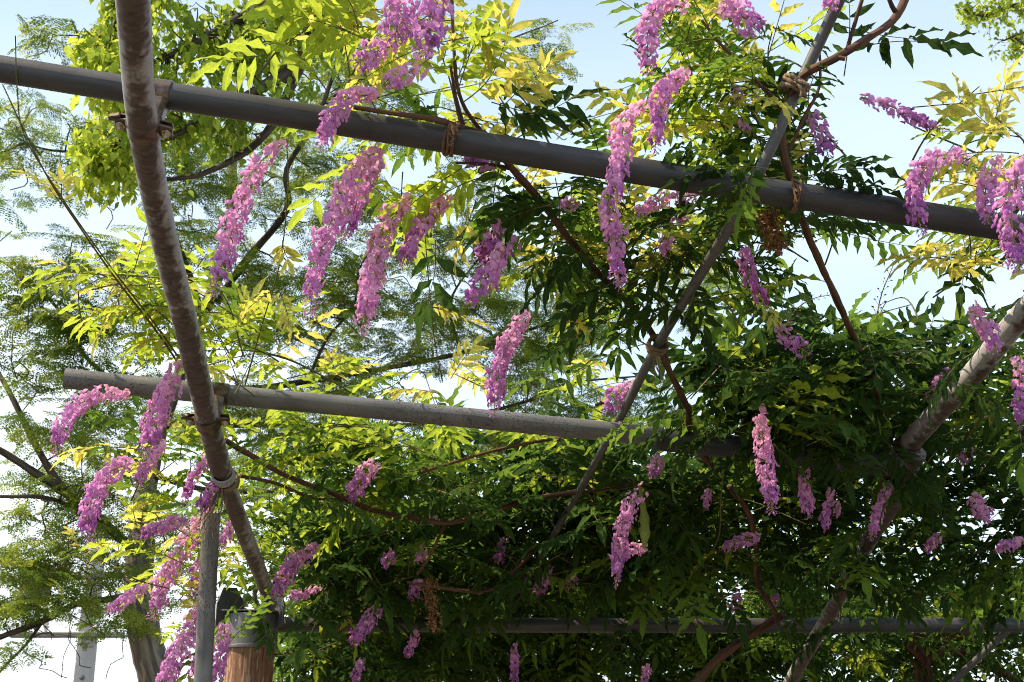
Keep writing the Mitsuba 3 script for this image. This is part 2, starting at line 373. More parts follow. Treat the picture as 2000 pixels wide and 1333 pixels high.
for s, top in ((-1, .19), (1, .17)):
    x0 = pc[0] + s * (RP - .012)
    poly = [(-.065, .03), (.075, .03), (.075, .13), (.03, top), (-.035, top * .98), (-.065, .12)]
    import shapely
    pl = trimesh.creation.extrude_polygon(shapely.Polygon(poly), .005, engine='earcut')
    m_ = np.eye(4); m_[:3, 0] = unit([-s * .62, .78, 0]); m_[:3, 1] = [0, 0, 1.0]; m_[:3, 2] = np.cross(m_[:3, 0], m_[:3, 1]); m_[:3, 3] = [x0 + s * .010 - (-s) * 0.0, pc[1] - .02, pc[2] + .05]
    pl.apply_transform(m_)
    put(CAP + '__side_plate', tm(pl), 'plate_metal', 20)
for s in (-1, 1):
    put(CAP + '__bolt', hexbolt(np.array([pc[0] + s * .045, pc[1] - (RP + .004) * .88, pc[2] + .10]), [s * .42, -.9, 0], .006, .007), 'bolt', 30)
put(CAP + '__saddle_plate', rounded_plate(np.array([pc[0], pc[1], pc[2] + .141]), RGT, np.array([0, 1, 0.]), np.array([0, 0, 1.]), .21, .2, .006), 'sheet_metal', 20)


# ---------------------------------------------------------------- ropes, ties, wire
def coil(p0, d, r, turns, pitch, rr, seed, n=7):
    rng = np.random.default_rng(seed)
    d = unit(d); s = unit(np.cross(d, [0.3, 0.1, 0.9])); b = np.cross(d, s)
    t = np.linspace(0, turns * 2 * np.pi, int(turns * 22))
    w = rr * 0.8 * np.interp(t, np.linspace(0, t[-1], int(turns * 5) + 2), rng.random(int(turns * 5) + 2))
    p = p0 + ((r + rr + w) * np.cos(t))[:, None] * s + ((r + rr + w) * np.sin(t))[:, None] * b + ((t / (2 * np.pi) - turns / 2) * pitch + rr * .7 * np.sin(t * 1.7 + seed))[:, None] * d
    v, f, _ = tube(p, rr * (1 + .25 * np.sin(t * 9)), n)
    return v, f


def strands(p0, n, length, spread, rr, seed, d=(0, 0, -1)):
    rng = np.random.default_rng(seed)
    out = []
    for _ in range(n):
        a = p0 + rng.normal(size=3) * spread * .4
        e = a + (unit(d) + rng.normal(size=3) * .22) * length * rng.uniform(.45, 1.05)
        m = (a + e) / 2 + rng.normal(size=3) * spread * .5
        p = smooth_path([a, m, e], .012)
        v, f, _ = tube(p, np.linspace(rr, rr * .5, len(p)), 5)
        out.append((v, f))
    return join(out)


k = thing('rope_tie', 'frayed straw rope with long hanging ends round the rafter above the prop pipe', 'rope', 'rope ties on the trellis')
put(k + '__coil', coil(at(440, 940, 3.90), P2[6] - P2[5], R2, 3, .009, .0045, 1), 'straw')
put(k + '__loose_end', strands(at(430, 948, 3.87), 26, .15, .018, .0022, 2, (-.25, 0, -1)), 'straw', kind='stuff')
k = thing('rope_tie', 'brown rope knot round the dark upper pipe where a brown stem rests on it', 'rope', 'rope ties on the trellis')
put(k + '__coil', coil(at(880, 272, 2.835), P1[4] - P1[3], R1, 3, .007, .004, 3), 'rope_old')
put(k + '__knot', strands(at(882, 250, 2.80), 9, .045, .012, .005, 4, (.1, -.3, -1)), 'rope_old')
k = thing('rope_tie', 'short brown rope end hanging on the dark upper pipe near the thin pole', 'rope', 'rope ties on the trellis')
put(k + '__coil', coil(at(1553, 384, 2.852), P1[5] - P1[4], R1, 1.6, .008, .0035, 5), 'rope_old')
put(k + '__knot', strands(at(1550, 352, 2.815), 6, .05, .007, .004, 6, (.12, -.2, -1)), 'rope_old')
k = thing('rope_tie', 'light brown rope knot with a stub end binding the bare stem to the thin pole', 'rope', 'rope ties on the trellis')
put(k + '__coil', coil(at(1552, 168, 2.885), P6[2] - P6[1], R6 + .008, 4, .007, .005, 7), 'straw')
put(k + '__knot', strands(at(1556, 160, 2.85), 5, .05, .008, .006, 8, (.25, -.3, -.9)), 'straw')
k = thing('rope_tie', 'straw tie with thin hanging ends halfway down the thin pole', 'rope', 'rope ties on the trellis')
put(k + '__coil', coil(at(1284, 676, 3.47), P6[4] - P6[3], R6 + .006, 4, .008, .004, 9), 'straw')
put(k + '__loose_end', strands(at(1281, 690, 3.44), 12, .085, .009, .002, 10, (.15, 0, -1)), 'straw', kind='stuff')
k = thing('wire_tie', 'thin twisted wire holding the thin pole on the rust-spotted pipe', 'wire')
scene[k] = shape(join([coil(at(1208, 845, 3.862), P3a[3] - P3a[2], R3, 2, .006, .0013, 11, 5), coil(at(1204, 832, 3.93), P6[5] - P6[4], R6, 1.5, .005, .0013, 12, 5)]), 'wire', smooth=True)


# ---------------------------------------------------------------- wisteria leaves
def leaflet_mesh(seed, wide=0.34):
    """Unit length (along +y) leaflet: pointed oval with wavy margins, folded a little along the midrib."""
    rng = np.random.default_rng(seed)
    ts = np.array([.06, .2, .38, .58, .76, .9])
    half = np.array([.24, .72, 1.0, .90, .55, .2]) * wide / 2
    fold, arch, wave = rng.uniform(.1, .6), rng.uniform(.02, .45), rng.uniform(.03, .10)
    ph = rng.random(2) * 6
    twist = rng.uniform(-.5, .5)
    v = [[0, 0, 0]]
    for t, h in zip(ts, half):
        z0 = -arch * t * t
        for s in (-1, 0, 1):
            a = twist * t
            zz = abs(s) * (h * fold + wave * math.sin(t * 17 + ph[(s + 1) // 2]))
            x = s * h * (1 + .10 * math.sin(t * 13 + ph[0] + s))
            v.append([x * math.cos(a) - zz * math.sin(a), t, z0 + zz * math.cos(a) + x * math.sin(a)])
    v.append([0, 1.0, -arch * 1.05])
    f = [[0, 2, 1], [0, 3, 2]]
    for i in range(5):
        q = 1 + 3 * i
        f += [[q, q + 1, q + 4], [q, q + 4, q + 3], [q + 1, q + 2, q + 5], [q + 1, q + 5, q + 4]]
    q = 16
    f += [[q, q + 1, 19], [q + 1, q + 2, 19]]
    uv = [[0, 0]] + [[x, t] for t in ts for x in (-1, 0, 1)] + [[0, 1]]
    return np.array(v), np.array(f), np.array(uv, float)


LEAFLETS = [leaflet_mesh(s, w) for s, w in ((1, .25), (2, .28), (3, .23), (4, .30), (5, .26), (6, .22), (17, .28), (18, .24))]
CLASSES = ['yellow', 'lime', 'mid', 'dark', 'deep']
PLY = {(i, c): shape(m[:2], 'leaf_' + c, smooth=True, uv=m[2]) for i, m in enumerate(LEAFLETS) for c in CLASSES}


def compound_leaf(rng, base, d, L, pairs, ll, cls, droop=.35, flat=None):
    """One pinnate leaf: (rachis points, [(variant, 4x4)], class)."""
    d = unit(d)
    t = np.linspace(0, 1, 9)
    p = base + np.outer(t * L, d) + np.outer(t ** 2 * L * droop, [0, 0, -1]) + np.outer(np.sin(t * 3) * L * .05, rng.normal(size=3))
    tg = np.gradient(p, axis=0); tg /= np.linalg.norm(tg, axis=1, keepdims=True)
    up = unit(np.array([0, 0, 1.0]) + rng.normal(size=3) * .22) if flat is None else unit(flat)
    out = []

    def add(q, dirn, n, length):
        y = unit(dirn); x = np.cross(y, n); x = unit(x); z = np.cross(x, y)
        m = np.eye(4)
        m[:3, 0] = x * length * rng.uniform(.85, 1.15); m[:3, 1] = y * length; m[:3, 2] = z * length; m[:3, 3] = q
        out.append((int(rng.integers(8)), m))
    curl = rng.uniform(-.15, .25)
    for i in range(pairs):
        u = .24 + .70 * i / max(pairs - 1, 1)
        q = np.array([np.interp(u, t, p[:, j]) for j in range(3)])
        a = np.array([np.interp(u, t, tg[:, j]) for j in range(3)])
        s = unit(np.cross(a, up)); n = np.cross(s, a)
        al = math.radians(rng.uniform(62, 78) - 20 * u)
        for sg in (-1, 1):
            if rng.random() < .04: continue
            dd = math.cos(al) * a + math.sin(al) * sg * s + np.array([0, 0, -1]) * (curl * .7 + rng.uniform(-.06, .08)) + rng.normal(size=3) * .065
            nn = n + rng.normal(size=3) * .22 + sg * s * .15
            add(q + a * rng.uniform(-.006, .006), dd, nn, ll * (1 - .35 * abs(u - .6)) * rng.uniform(.86, 1.1))
    s = unit(np.cross(tg[-1], up))
    add(p[-1], tg[-1] + np.array([0, 0, -.15]), np.cross(s, tg[-1]), ll * rng.uniform(.95, 1.15))
    return p, out, cls


VINES = {}
VINE_LABEL = {}


def vine(name, label):
    VINES[name] = {'leaves': [], 'shoots': [], 'key': thing('wisteria_vine', label, 'vine', 'wisteria vines on the trellis')}


def pick(rng, w):
    ks = list(w); v = np.array([w[k] for k in ks], float)
    return ks[int(rng.choice(len(ks), p=v / v.sum()))]


def leafy(vn, pts, rng, w, spacing=.082, L=(.22, .31), ll=(.07, .092), pairs=(5, 7), r=.0026, start=.1, droop=(-.08, .25), upb=.12, keep=None):
    """A shoot with leaves set round it by the golden angle."""
    p = smooth_path(pts, .03)
    VINES[vn]['shoots'].append((p, r))
    sid = len(VINES[vn]['shoots']) - 1
    ln = np.concatenate([[0], np.cumsum(np.linalg.norm(np.diff(p, axis=0), axis=1))])
    tg, s, b = frames(p)
    x, ang = start * ln[-1], rng.random() * 6.28
    while x < ln[-1] + 1e-6:
        i = min(int(np.searchsorted(ln, x)), len(p) - 1)
        ang += 2.4 + rng.normal() * .3
        u = x / max(ln[-1], 1e-6)
        d = .75 * (math.cos(ang) * s[i] + math.sin(ang) * b[i]) + (.35 + .5 * u) * tg[i] + np.array([0, 0, upb])
        k = 1.0 if u < .8 else .8
        lf = compound_leaf(rng, p[i], d, rng.uniform(*L) * k, int(rng.integers(pairs[0], pairs[1] + 1)), rng.uniform(*ll) * k, pick(rng, w), rng.uniform(*droop))
        if keep is None or keep(lf[0][-1]): VINES[vn]['leaves'].append(lf + (sid, i))
        x += spacing * rng.uniform(.75, 1.3)


def zone(vn, seed, px, py, d, rx, ry, rz, n, w, length=(.3, .5), updir=.25, **kw):
    """n leafy shoots running through an ellipsoid (half sizes in metres: across, away from the camera, up)."""
    rng = np.random.default_rng(seed)
    c = at(px, py, d)
    keep = lambda t: (((t - c) / np.array([rx + .10, ry + .2, rz + .07])) ** 2).sum() < 1.5
    for _ in range(n):
        q = rng.normal(size=3); q *= rng.random() ** .45 / max(np.linalg.norm(q), 1e-9)
        a = rng.random() * 6.28
        dr_ = unit([math.cos(a), math.sin(a), updir + rng.normal() * .35])
        ln = rng.uniform(*length)
        m = c + q * np.array([rx, ry, rz])
        s0 = m - dr_ * ln * .5; s1 = m + dr_ * ln * .5
        leafy(vn, [s0, m + rng.normal(size=3) * .03 + np.array([0, 0, .03]), s1], rng, w, keep=keep, **kw)


def leaf_at(vn, seed, b, e, d, w, pairs=5, ll=.08, droop=.15, flat=None, d2=None, stay=False):
    """One compound leaf from pixel b to pixel e at depth d (tip at d2)."""
    rng = np.random.default_rng(seed)
    p0, p1 = at(b[0], b[1], d), at(e[0], e[1], d2 or d)
    L = np.linalg.norm(p1 - p0)
    VINES[vn]['leaves'].append(compound_leaf(rng, p0, p1 + np.array([0, 0, L * droop]) - p0, L, pairs, ll, w, droop, flat) + ((True,) if stay else ()))


vine('crest', 'wisteria shoots with lime leaves rising above the dark upper pipe around the rope knot')
vine('knot', 'wisteria with olive leaves round the bare tied stem on the thin pole')
vine('hang', 'wisteria foliage hanging under the upper pipe along a slanting brown stem')
vine('edge', 'wisteria sprays of yellow leaves against blue sky beyond the knot')
vine('roof', 'dense dark wisteria roof round the thick slanting rafter with the joint collar')
vine('post', 'bright lime wisteria round the open-ended pipe and the straw rope')
vine('purlin', 'small tuft of yellow-green wisteria just above the rust-spotted pipe')
vine('under', 'shaded wisteria mass below the rust-spotted pipe with long brown stems')
vine('far', 'deep shaded wisteria hanging past the far beam pipe')

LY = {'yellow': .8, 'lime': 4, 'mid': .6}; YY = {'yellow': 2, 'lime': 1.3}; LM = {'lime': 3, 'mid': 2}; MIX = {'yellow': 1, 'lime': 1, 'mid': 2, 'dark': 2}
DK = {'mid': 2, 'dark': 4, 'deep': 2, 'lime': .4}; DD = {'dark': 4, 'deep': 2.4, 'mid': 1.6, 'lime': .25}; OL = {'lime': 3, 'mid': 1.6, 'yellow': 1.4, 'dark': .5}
BIG = dict(L=(.25, .33), ll=(.085, .108), pairs=(5, 7)); WIDE = dict(L=(.30, .40), ll=(.10, .13), pairs=(5, 8), droop=(-.08, .28))
# crest
zone('crest', 11, 625, 75, 2.84, .10, .12, .10, 6, LY, (.16, .3), spacing=.075, **BIG)
zone('crest', 12, 850, 110, 2.97, .16, .15, .14, 5, {'lime': 3, 'yellow': 2, 'mid': 1}, (.2, .35), **BIG)
zone('crest', 13, 760, 215, 3.07, .22, .12, .07, 6, LM, (.2, .35))
zone('crest', 14, 1010, 190, 3.10, .07, .08, .07, 2, {'yellow': 3, 'dark': 2}, (.15, .25), L=(.16, .22))
zone('crest', 16, 960, 260, 3.07, .12, .08, .05, 2, {'lime': 1, 'dark': 2}, (.15, .25), L=(.16, .22))
# under the upper pipe
zone('hang', 21, 800, 345, 3.13, .14, .12, .06, 5, LY, (.2, .3), updir=-.1, **BIG)
zone('hang', 22, 960, 370, 3.15, .15, .12, .07, 4, MIX, (.2, .35), updir=-.1)
zone('hang', 23, 1120, 420, 3.25, .15, .15, .10, 8, MIX, (.25, .4))
zone('hang', 24, 1180, 560, 3.40, .14, .15, .13, 12, {'mid': 2, 'dark': 2.2, 'lime': 1.3, 'yellow': .7}, (.25, .4))
zone('hang', 25, 1330, 500, 3.35, .16, .15, .12, 12, {'mid': 2, 'dark': 2.2, 'lime': 1.3, 'yellow': .7}, (.25, .4))
zone('hang', 26, 1080, 560, 3.35, .05, .06, .05, 2, YY, (.15, .2), L=(.18, .24))
zone('hang', 27, 1150, 690, 3.55, .12, .12, .08, 4, {'mid': 2, 'dark': 2, 'lime': 1}, (.2, .3))
# knot
zone('knot', 31, 1440, 110, 3.10, .18, .15, .17, 11, OL, (.2, .4))
zone('knot', 32, 1400, 250, 3.12, .14, .15, .08, 9, OL, (.2, .4))
zone('knot', 33, 1560, 300, 3.14, .20, .15, .07, 11, {'dark': 4, 'mid': 2, 'lime': 1}, (.2, .4))
zone('knot', 34, 1600, 190, 3.12, .04, .12, .12, 3, {'mid': 2, 'dark': 2, 'lime': 1, 'yellow': .5}, (.2, .3))
zone('knot', 35, 1350, 20, 3.07, .10, .1, .08, 3, LY, (.2, .3))
zone('knot', 36, 1480, 480, 3.42, .22, .2, .12, 16, {'mid': 2, 'dark': 2.2, 'lime': 1.3, 'yellow': .7}, (.25, .4))
# edge
zone('edge', 41, 1910, 255, 2.95, .09, .12, .08, 5, YY, (.2, .35), L=(.15, .22), ll=(.055, .075), pairs=(5, 7))
zone('edge', 42, 2040, 230, 2.70, .08, .12, .12, 1, YY, (.2, .35), L=(.15, .22), ll=(.055, .075), pairs=(5, 7))
zone('edge', 43, 1880, 520, 3.30, .12, .15, .07, 6, {'yellow': 2, 'lime': 1, 'mid': 1}, (.2, .35), L=(.15, .22), ll=(.055, .075), pairs=(5, 7))
zone('edge', 44, 1960, 520, 3.40, .10, .15, .12, 7, {'dark': 2, 'mid': 2, 'yellow': 1}, (.25, .4))
# roof (dense)
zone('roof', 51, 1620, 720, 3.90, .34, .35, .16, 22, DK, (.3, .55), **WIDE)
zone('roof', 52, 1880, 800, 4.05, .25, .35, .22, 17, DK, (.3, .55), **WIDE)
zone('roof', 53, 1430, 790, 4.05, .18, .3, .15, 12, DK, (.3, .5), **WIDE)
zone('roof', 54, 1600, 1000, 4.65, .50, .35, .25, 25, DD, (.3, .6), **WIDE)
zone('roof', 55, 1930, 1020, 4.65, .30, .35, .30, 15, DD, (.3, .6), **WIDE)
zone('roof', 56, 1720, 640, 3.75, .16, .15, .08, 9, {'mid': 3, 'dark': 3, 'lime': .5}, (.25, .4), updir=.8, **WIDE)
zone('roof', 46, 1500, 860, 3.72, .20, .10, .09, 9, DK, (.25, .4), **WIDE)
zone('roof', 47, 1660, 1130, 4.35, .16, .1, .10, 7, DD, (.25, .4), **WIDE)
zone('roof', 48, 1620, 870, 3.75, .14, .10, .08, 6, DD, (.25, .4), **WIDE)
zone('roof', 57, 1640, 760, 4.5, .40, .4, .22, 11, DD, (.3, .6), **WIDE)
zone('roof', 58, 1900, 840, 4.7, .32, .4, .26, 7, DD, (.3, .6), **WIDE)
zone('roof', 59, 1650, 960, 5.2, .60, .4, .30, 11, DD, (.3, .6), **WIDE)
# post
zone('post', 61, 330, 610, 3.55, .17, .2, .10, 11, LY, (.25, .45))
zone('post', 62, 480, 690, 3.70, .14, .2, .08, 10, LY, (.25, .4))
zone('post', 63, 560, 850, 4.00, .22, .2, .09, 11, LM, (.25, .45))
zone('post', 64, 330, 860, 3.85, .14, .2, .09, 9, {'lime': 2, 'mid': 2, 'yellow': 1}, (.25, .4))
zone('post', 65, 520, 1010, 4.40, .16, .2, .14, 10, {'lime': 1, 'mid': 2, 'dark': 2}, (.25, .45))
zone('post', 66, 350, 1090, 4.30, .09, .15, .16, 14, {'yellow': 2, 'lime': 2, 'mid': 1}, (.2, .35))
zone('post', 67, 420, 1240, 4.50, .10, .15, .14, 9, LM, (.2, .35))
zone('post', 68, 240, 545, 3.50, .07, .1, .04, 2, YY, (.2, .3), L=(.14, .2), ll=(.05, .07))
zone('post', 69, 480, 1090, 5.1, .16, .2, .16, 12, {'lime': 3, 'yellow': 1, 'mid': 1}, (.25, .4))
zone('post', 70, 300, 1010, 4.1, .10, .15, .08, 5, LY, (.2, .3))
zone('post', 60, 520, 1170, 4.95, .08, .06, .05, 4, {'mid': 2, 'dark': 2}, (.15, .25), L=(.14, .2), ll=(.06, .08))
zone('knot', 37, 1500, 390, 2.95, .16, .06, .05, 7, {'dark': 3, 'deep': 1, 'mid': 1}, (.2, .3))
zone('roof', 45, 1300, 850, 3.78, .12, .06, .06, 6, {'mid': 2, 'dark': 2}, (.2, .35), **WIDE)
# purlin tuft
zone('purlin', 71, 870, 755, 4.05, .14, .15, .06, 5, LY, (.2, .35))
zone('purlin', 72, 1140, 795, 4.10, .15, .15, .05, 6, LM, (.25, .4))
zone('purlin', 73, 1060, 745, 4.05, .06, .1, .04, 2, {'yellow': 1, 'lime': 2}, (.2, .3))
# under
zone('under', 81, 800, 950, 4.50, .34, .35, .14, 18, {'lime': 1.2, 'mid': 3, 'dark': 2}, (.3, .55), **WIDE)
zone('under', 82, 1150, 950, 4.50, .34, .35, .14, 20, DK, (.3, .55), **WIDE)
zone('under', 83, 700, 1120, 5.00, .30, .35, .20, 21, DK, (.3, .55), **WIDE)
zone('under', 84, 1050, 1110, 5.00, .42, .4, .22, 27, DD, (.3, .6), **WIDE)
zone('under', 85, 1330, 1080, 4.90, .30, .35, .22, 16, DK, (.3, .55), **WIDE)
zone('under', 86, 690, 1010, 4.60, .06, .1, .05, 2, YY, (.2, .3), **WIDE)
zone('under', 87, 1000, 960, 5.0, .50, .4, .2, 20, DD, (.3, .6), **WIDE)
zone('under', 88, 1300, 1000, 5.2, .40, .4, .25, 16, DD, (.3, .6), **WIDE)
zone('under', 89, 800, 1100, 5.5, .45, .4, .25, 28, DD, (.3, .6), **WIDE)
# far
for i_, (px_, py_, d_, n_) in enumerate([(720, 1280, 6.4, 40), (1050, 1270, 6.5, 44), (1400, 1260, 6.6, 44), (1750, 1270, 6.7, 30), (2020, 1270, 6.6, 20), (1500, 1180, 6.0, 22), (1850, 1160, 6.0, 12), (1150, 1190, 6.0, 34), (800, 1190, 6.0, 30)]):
    zone('far', 91 + i_, px_, py_, d_, .5, .6, .28, n_, DD, (.4, .7), spacing=.09, L=(.25, .34), ll=(.09, .12))

# leaves that stand out one by one
L_ = leaf_at
L_('crest', 1, (735, 105), (545, 150), 2.66, 'lime', 5, .105)
L_('crest', 2, (720, 80), (560, 25), 2.68, 'lime', 5, .105)
L_('crest', 3, (700, 60), (635, -40), 2.68, 'lime', 5, .10)
L_('crest', 4, (640, 180), (560, 90), 2.7, 'lime', 4, .09, .1)
L_('crest', 5, (700, 150), (540, 240), 2.7, 'lime', 4, .10, .2)
L_('crest', 6, (905, 200), (1010, 5), 2.85, 'yellow', 6, .085, .2)
L_('crest', 7, (890, 190), (940, 40), 2.85, 'lime', 6, .08, .2)
L_('crest', 8, (985, 205), (1070, 130), 2.9, 'yellow', 5, .085, -.1, (0, -1, .2))
L_('crest', 9, (1000, 225), (1110, 195), 2.9, 'deep', 5, .09, -.15, (0, -1, .4))
L_('crest', 10, (960, 200), (1050, 225), 2.92, 'dark', 4, .09, .1)
L_('crest', 11, (1010, 270), (1060, 250), 2.92, 'lime', 3, .07)
L_('knot', 12, (1320, 225), (1175, 190), 2.9, 'yellow', 5, .075, -.1, (0, -1, .3))
L_('knot', 13, (1300, 235), (1140, 240), 2.9, 'yellow', 3, .075, .1)
L_('knot', 14, (1640, 50), (1780, 75), 3.0, 'deep', 3, .10, .0)
L_('knot', 15, (1690, 90), (1840, 85), 3.0, 'deep', 2, .095, .0)
L_('knot', 16, (1570, 190), (1720, 150), 3.0, 'dark', 4, .06, .1)
L_('edge', 17, (1960, 270), (1870, 190), 2.85, 'yellow', 6, .085, -.1, (0, -1, .3))
L_('edge', 18, (1990, 300), (1800, 330), 2.88, 'yellow', 6, .075, .1)
L_('edge', 19, (1960, 380), (1780, 350), 2.95, 'yellow', 6, .075, .25)
L_('edge', 20, (1940, 520), (1760, 560), 3.15, 'yellow', 6, .08, .15)
L_('edge', 21, (1920, 480), (1765, 500), 3.1, 'yellow', 6, .08, .15)
L_('hang', 22, (1130, 520), (980, 600), 3.2, 'yellow', 6, .09, .2)
L_('hang', 23, (930, 390), (900, 470), 3.0, 'yellow', 3, .085, .1)
L_('hang', 24, (850, 470), (830, 590), 3.0, 'dark', 3, .11, .0)
L_('hang', 25, (900, 300), (710, 400), 2.95, 'lime', 6, .09, .3)
L_('hang', 26, (860, 300), (720, 330), 2.95, 'lime', 6, .09, .3)
L_('post', 27, (345, 640), (110, 515), 3.45, 'yellow', 6, .06, .0)
L_('post', 28, (330, 600), (195, 620), 3.45, 'lime', 5, .08, .4)
L_('post', 29, (470, 640), (490, 590), 3.6, 'yellow', 4, .075, -.1, (0, -1, .3))
L_('post', 30, (560, 740), (690, 700), 3.6, 'lime', 5, .08, .2)
L_('post', 31, (470, 760), (260, 740), 3.65, 'yellow', 5, .07, .1)
L_('purlin', 32, (860, 770), (770, 760), 3.9, 'yellow', 5, .08, .2)
L_('purlin', 33, (880, 740), (920, 680), 3.9, 'yellow', 5, .065, .0, (0, -1, .4))
L_('hang', 34, (1120, 790), (1010, 790), 3.6, 'yellow', 4, .08, .3)
L_('knot', 35, (1520, 440), (1400, 520), 3.1, 'deep', 6, .085, .2, (0, -1, .5))
L_('knot', 36, (1610, 480), (1540, 580), 3.2, 'deep', 6, .085, .1)
L_('roof', 37, (1640, 590), (1540, 560), 3.4, 'deep', 6, .075, .3)
L_('knot', 38, (1580, 420), (1760, 300), 3.0, 'deep', 5, .085, .2)
L_('knot', 39, (1590, 400), (1700, 400), 3.0, 'deep', 5, .085, .3)

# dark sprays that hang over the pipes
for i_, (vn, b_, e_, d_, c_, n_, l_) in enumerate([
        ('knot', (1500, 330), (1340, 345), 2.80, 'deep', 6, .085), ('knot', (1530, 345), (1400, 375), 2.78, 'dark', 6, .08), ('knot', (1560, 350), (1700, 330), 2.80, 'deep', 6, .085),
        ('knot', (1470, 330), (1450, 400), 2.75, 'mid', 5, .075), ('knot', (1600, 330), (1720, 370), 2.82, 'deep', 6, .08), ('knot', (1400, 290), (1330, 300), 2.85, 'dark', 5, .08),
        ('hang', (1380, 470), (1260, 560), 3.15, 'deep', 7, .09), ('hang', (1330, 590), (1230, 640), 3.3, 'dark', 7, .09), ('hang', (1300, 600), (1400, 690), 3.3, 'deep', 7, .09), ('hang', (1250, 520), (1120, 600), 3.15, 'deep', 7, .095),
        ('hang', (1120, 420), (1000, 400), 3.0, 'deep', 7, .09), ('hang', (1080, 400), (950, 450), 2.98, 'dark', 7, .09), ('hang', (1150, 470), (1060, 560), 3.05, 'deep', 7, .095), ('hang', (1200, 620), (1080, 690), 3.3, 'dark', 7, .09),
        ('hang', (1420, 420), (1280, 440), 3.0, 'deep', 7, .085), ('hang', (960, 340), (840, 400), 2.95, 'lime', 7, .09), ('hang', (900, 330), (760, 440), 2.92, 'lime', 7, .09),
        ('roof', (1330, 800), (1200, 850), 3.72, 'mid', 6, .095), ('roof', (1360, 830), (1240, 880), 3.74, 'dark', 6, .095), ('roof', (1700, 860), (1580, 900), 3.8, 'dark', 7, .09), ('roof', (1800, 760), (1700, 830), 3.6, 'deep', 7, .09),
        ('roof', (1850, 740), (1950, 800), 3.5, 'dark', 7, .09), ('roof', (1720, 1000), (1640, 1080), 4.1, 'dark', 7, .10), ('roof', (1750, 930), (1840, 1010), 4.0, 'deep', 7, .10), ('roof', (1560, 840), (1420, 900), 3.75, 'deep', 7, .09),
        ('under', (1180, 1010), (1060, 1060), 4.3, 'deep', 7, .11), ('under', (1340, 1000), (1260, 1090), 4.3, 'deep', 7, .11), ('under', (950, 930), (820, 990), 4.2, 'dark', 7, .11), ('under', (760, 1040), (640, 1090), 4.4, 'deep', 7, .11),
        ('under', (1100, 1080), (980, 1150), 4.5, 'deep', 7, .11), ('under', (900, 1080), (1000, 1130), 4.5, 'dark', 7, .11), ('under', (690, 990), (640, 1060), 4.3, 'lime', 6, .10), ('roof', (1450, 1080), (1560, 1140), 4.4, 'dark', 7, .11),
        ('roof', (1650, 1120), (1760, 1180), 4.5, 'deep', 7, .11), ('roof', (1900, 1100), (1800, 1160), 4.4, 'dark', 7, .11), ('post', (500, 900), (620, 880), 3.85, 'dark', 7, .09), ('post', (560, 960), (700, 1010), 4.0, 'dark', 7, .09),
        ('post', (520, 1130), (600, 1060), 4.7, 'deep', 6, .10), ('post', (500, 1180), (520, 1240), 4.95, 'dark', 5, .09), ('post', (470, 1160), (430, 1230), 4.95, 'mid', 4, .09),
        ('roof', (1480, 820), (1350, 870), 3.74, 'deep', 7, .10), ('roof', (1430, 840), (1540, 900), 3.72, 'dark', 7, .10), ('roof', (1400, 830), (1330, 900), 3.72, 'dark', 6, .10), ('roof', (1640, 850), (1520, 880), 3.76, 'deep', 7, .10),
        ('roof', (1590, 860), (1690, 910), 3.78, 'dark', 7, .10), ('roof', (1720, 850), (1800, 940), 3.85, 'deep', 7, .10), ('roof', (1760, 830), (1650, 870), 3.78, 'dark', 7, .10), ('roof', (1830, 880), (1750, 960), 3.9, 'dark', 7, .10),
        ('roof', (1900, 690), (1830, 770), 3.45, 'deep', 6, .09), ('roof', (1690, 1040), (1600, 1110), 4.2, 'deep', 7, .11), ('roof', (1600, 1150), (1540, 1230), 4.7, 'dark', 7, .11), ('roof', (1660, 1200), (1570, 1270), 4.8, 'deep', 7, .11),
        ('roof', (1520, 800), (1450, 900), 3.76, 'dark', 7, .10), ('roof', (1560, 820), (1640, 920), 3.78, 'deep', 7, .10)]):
    L_(vn, 900 + i_, b_, e_, d_, c_, n_, l_, .10, stay=True)

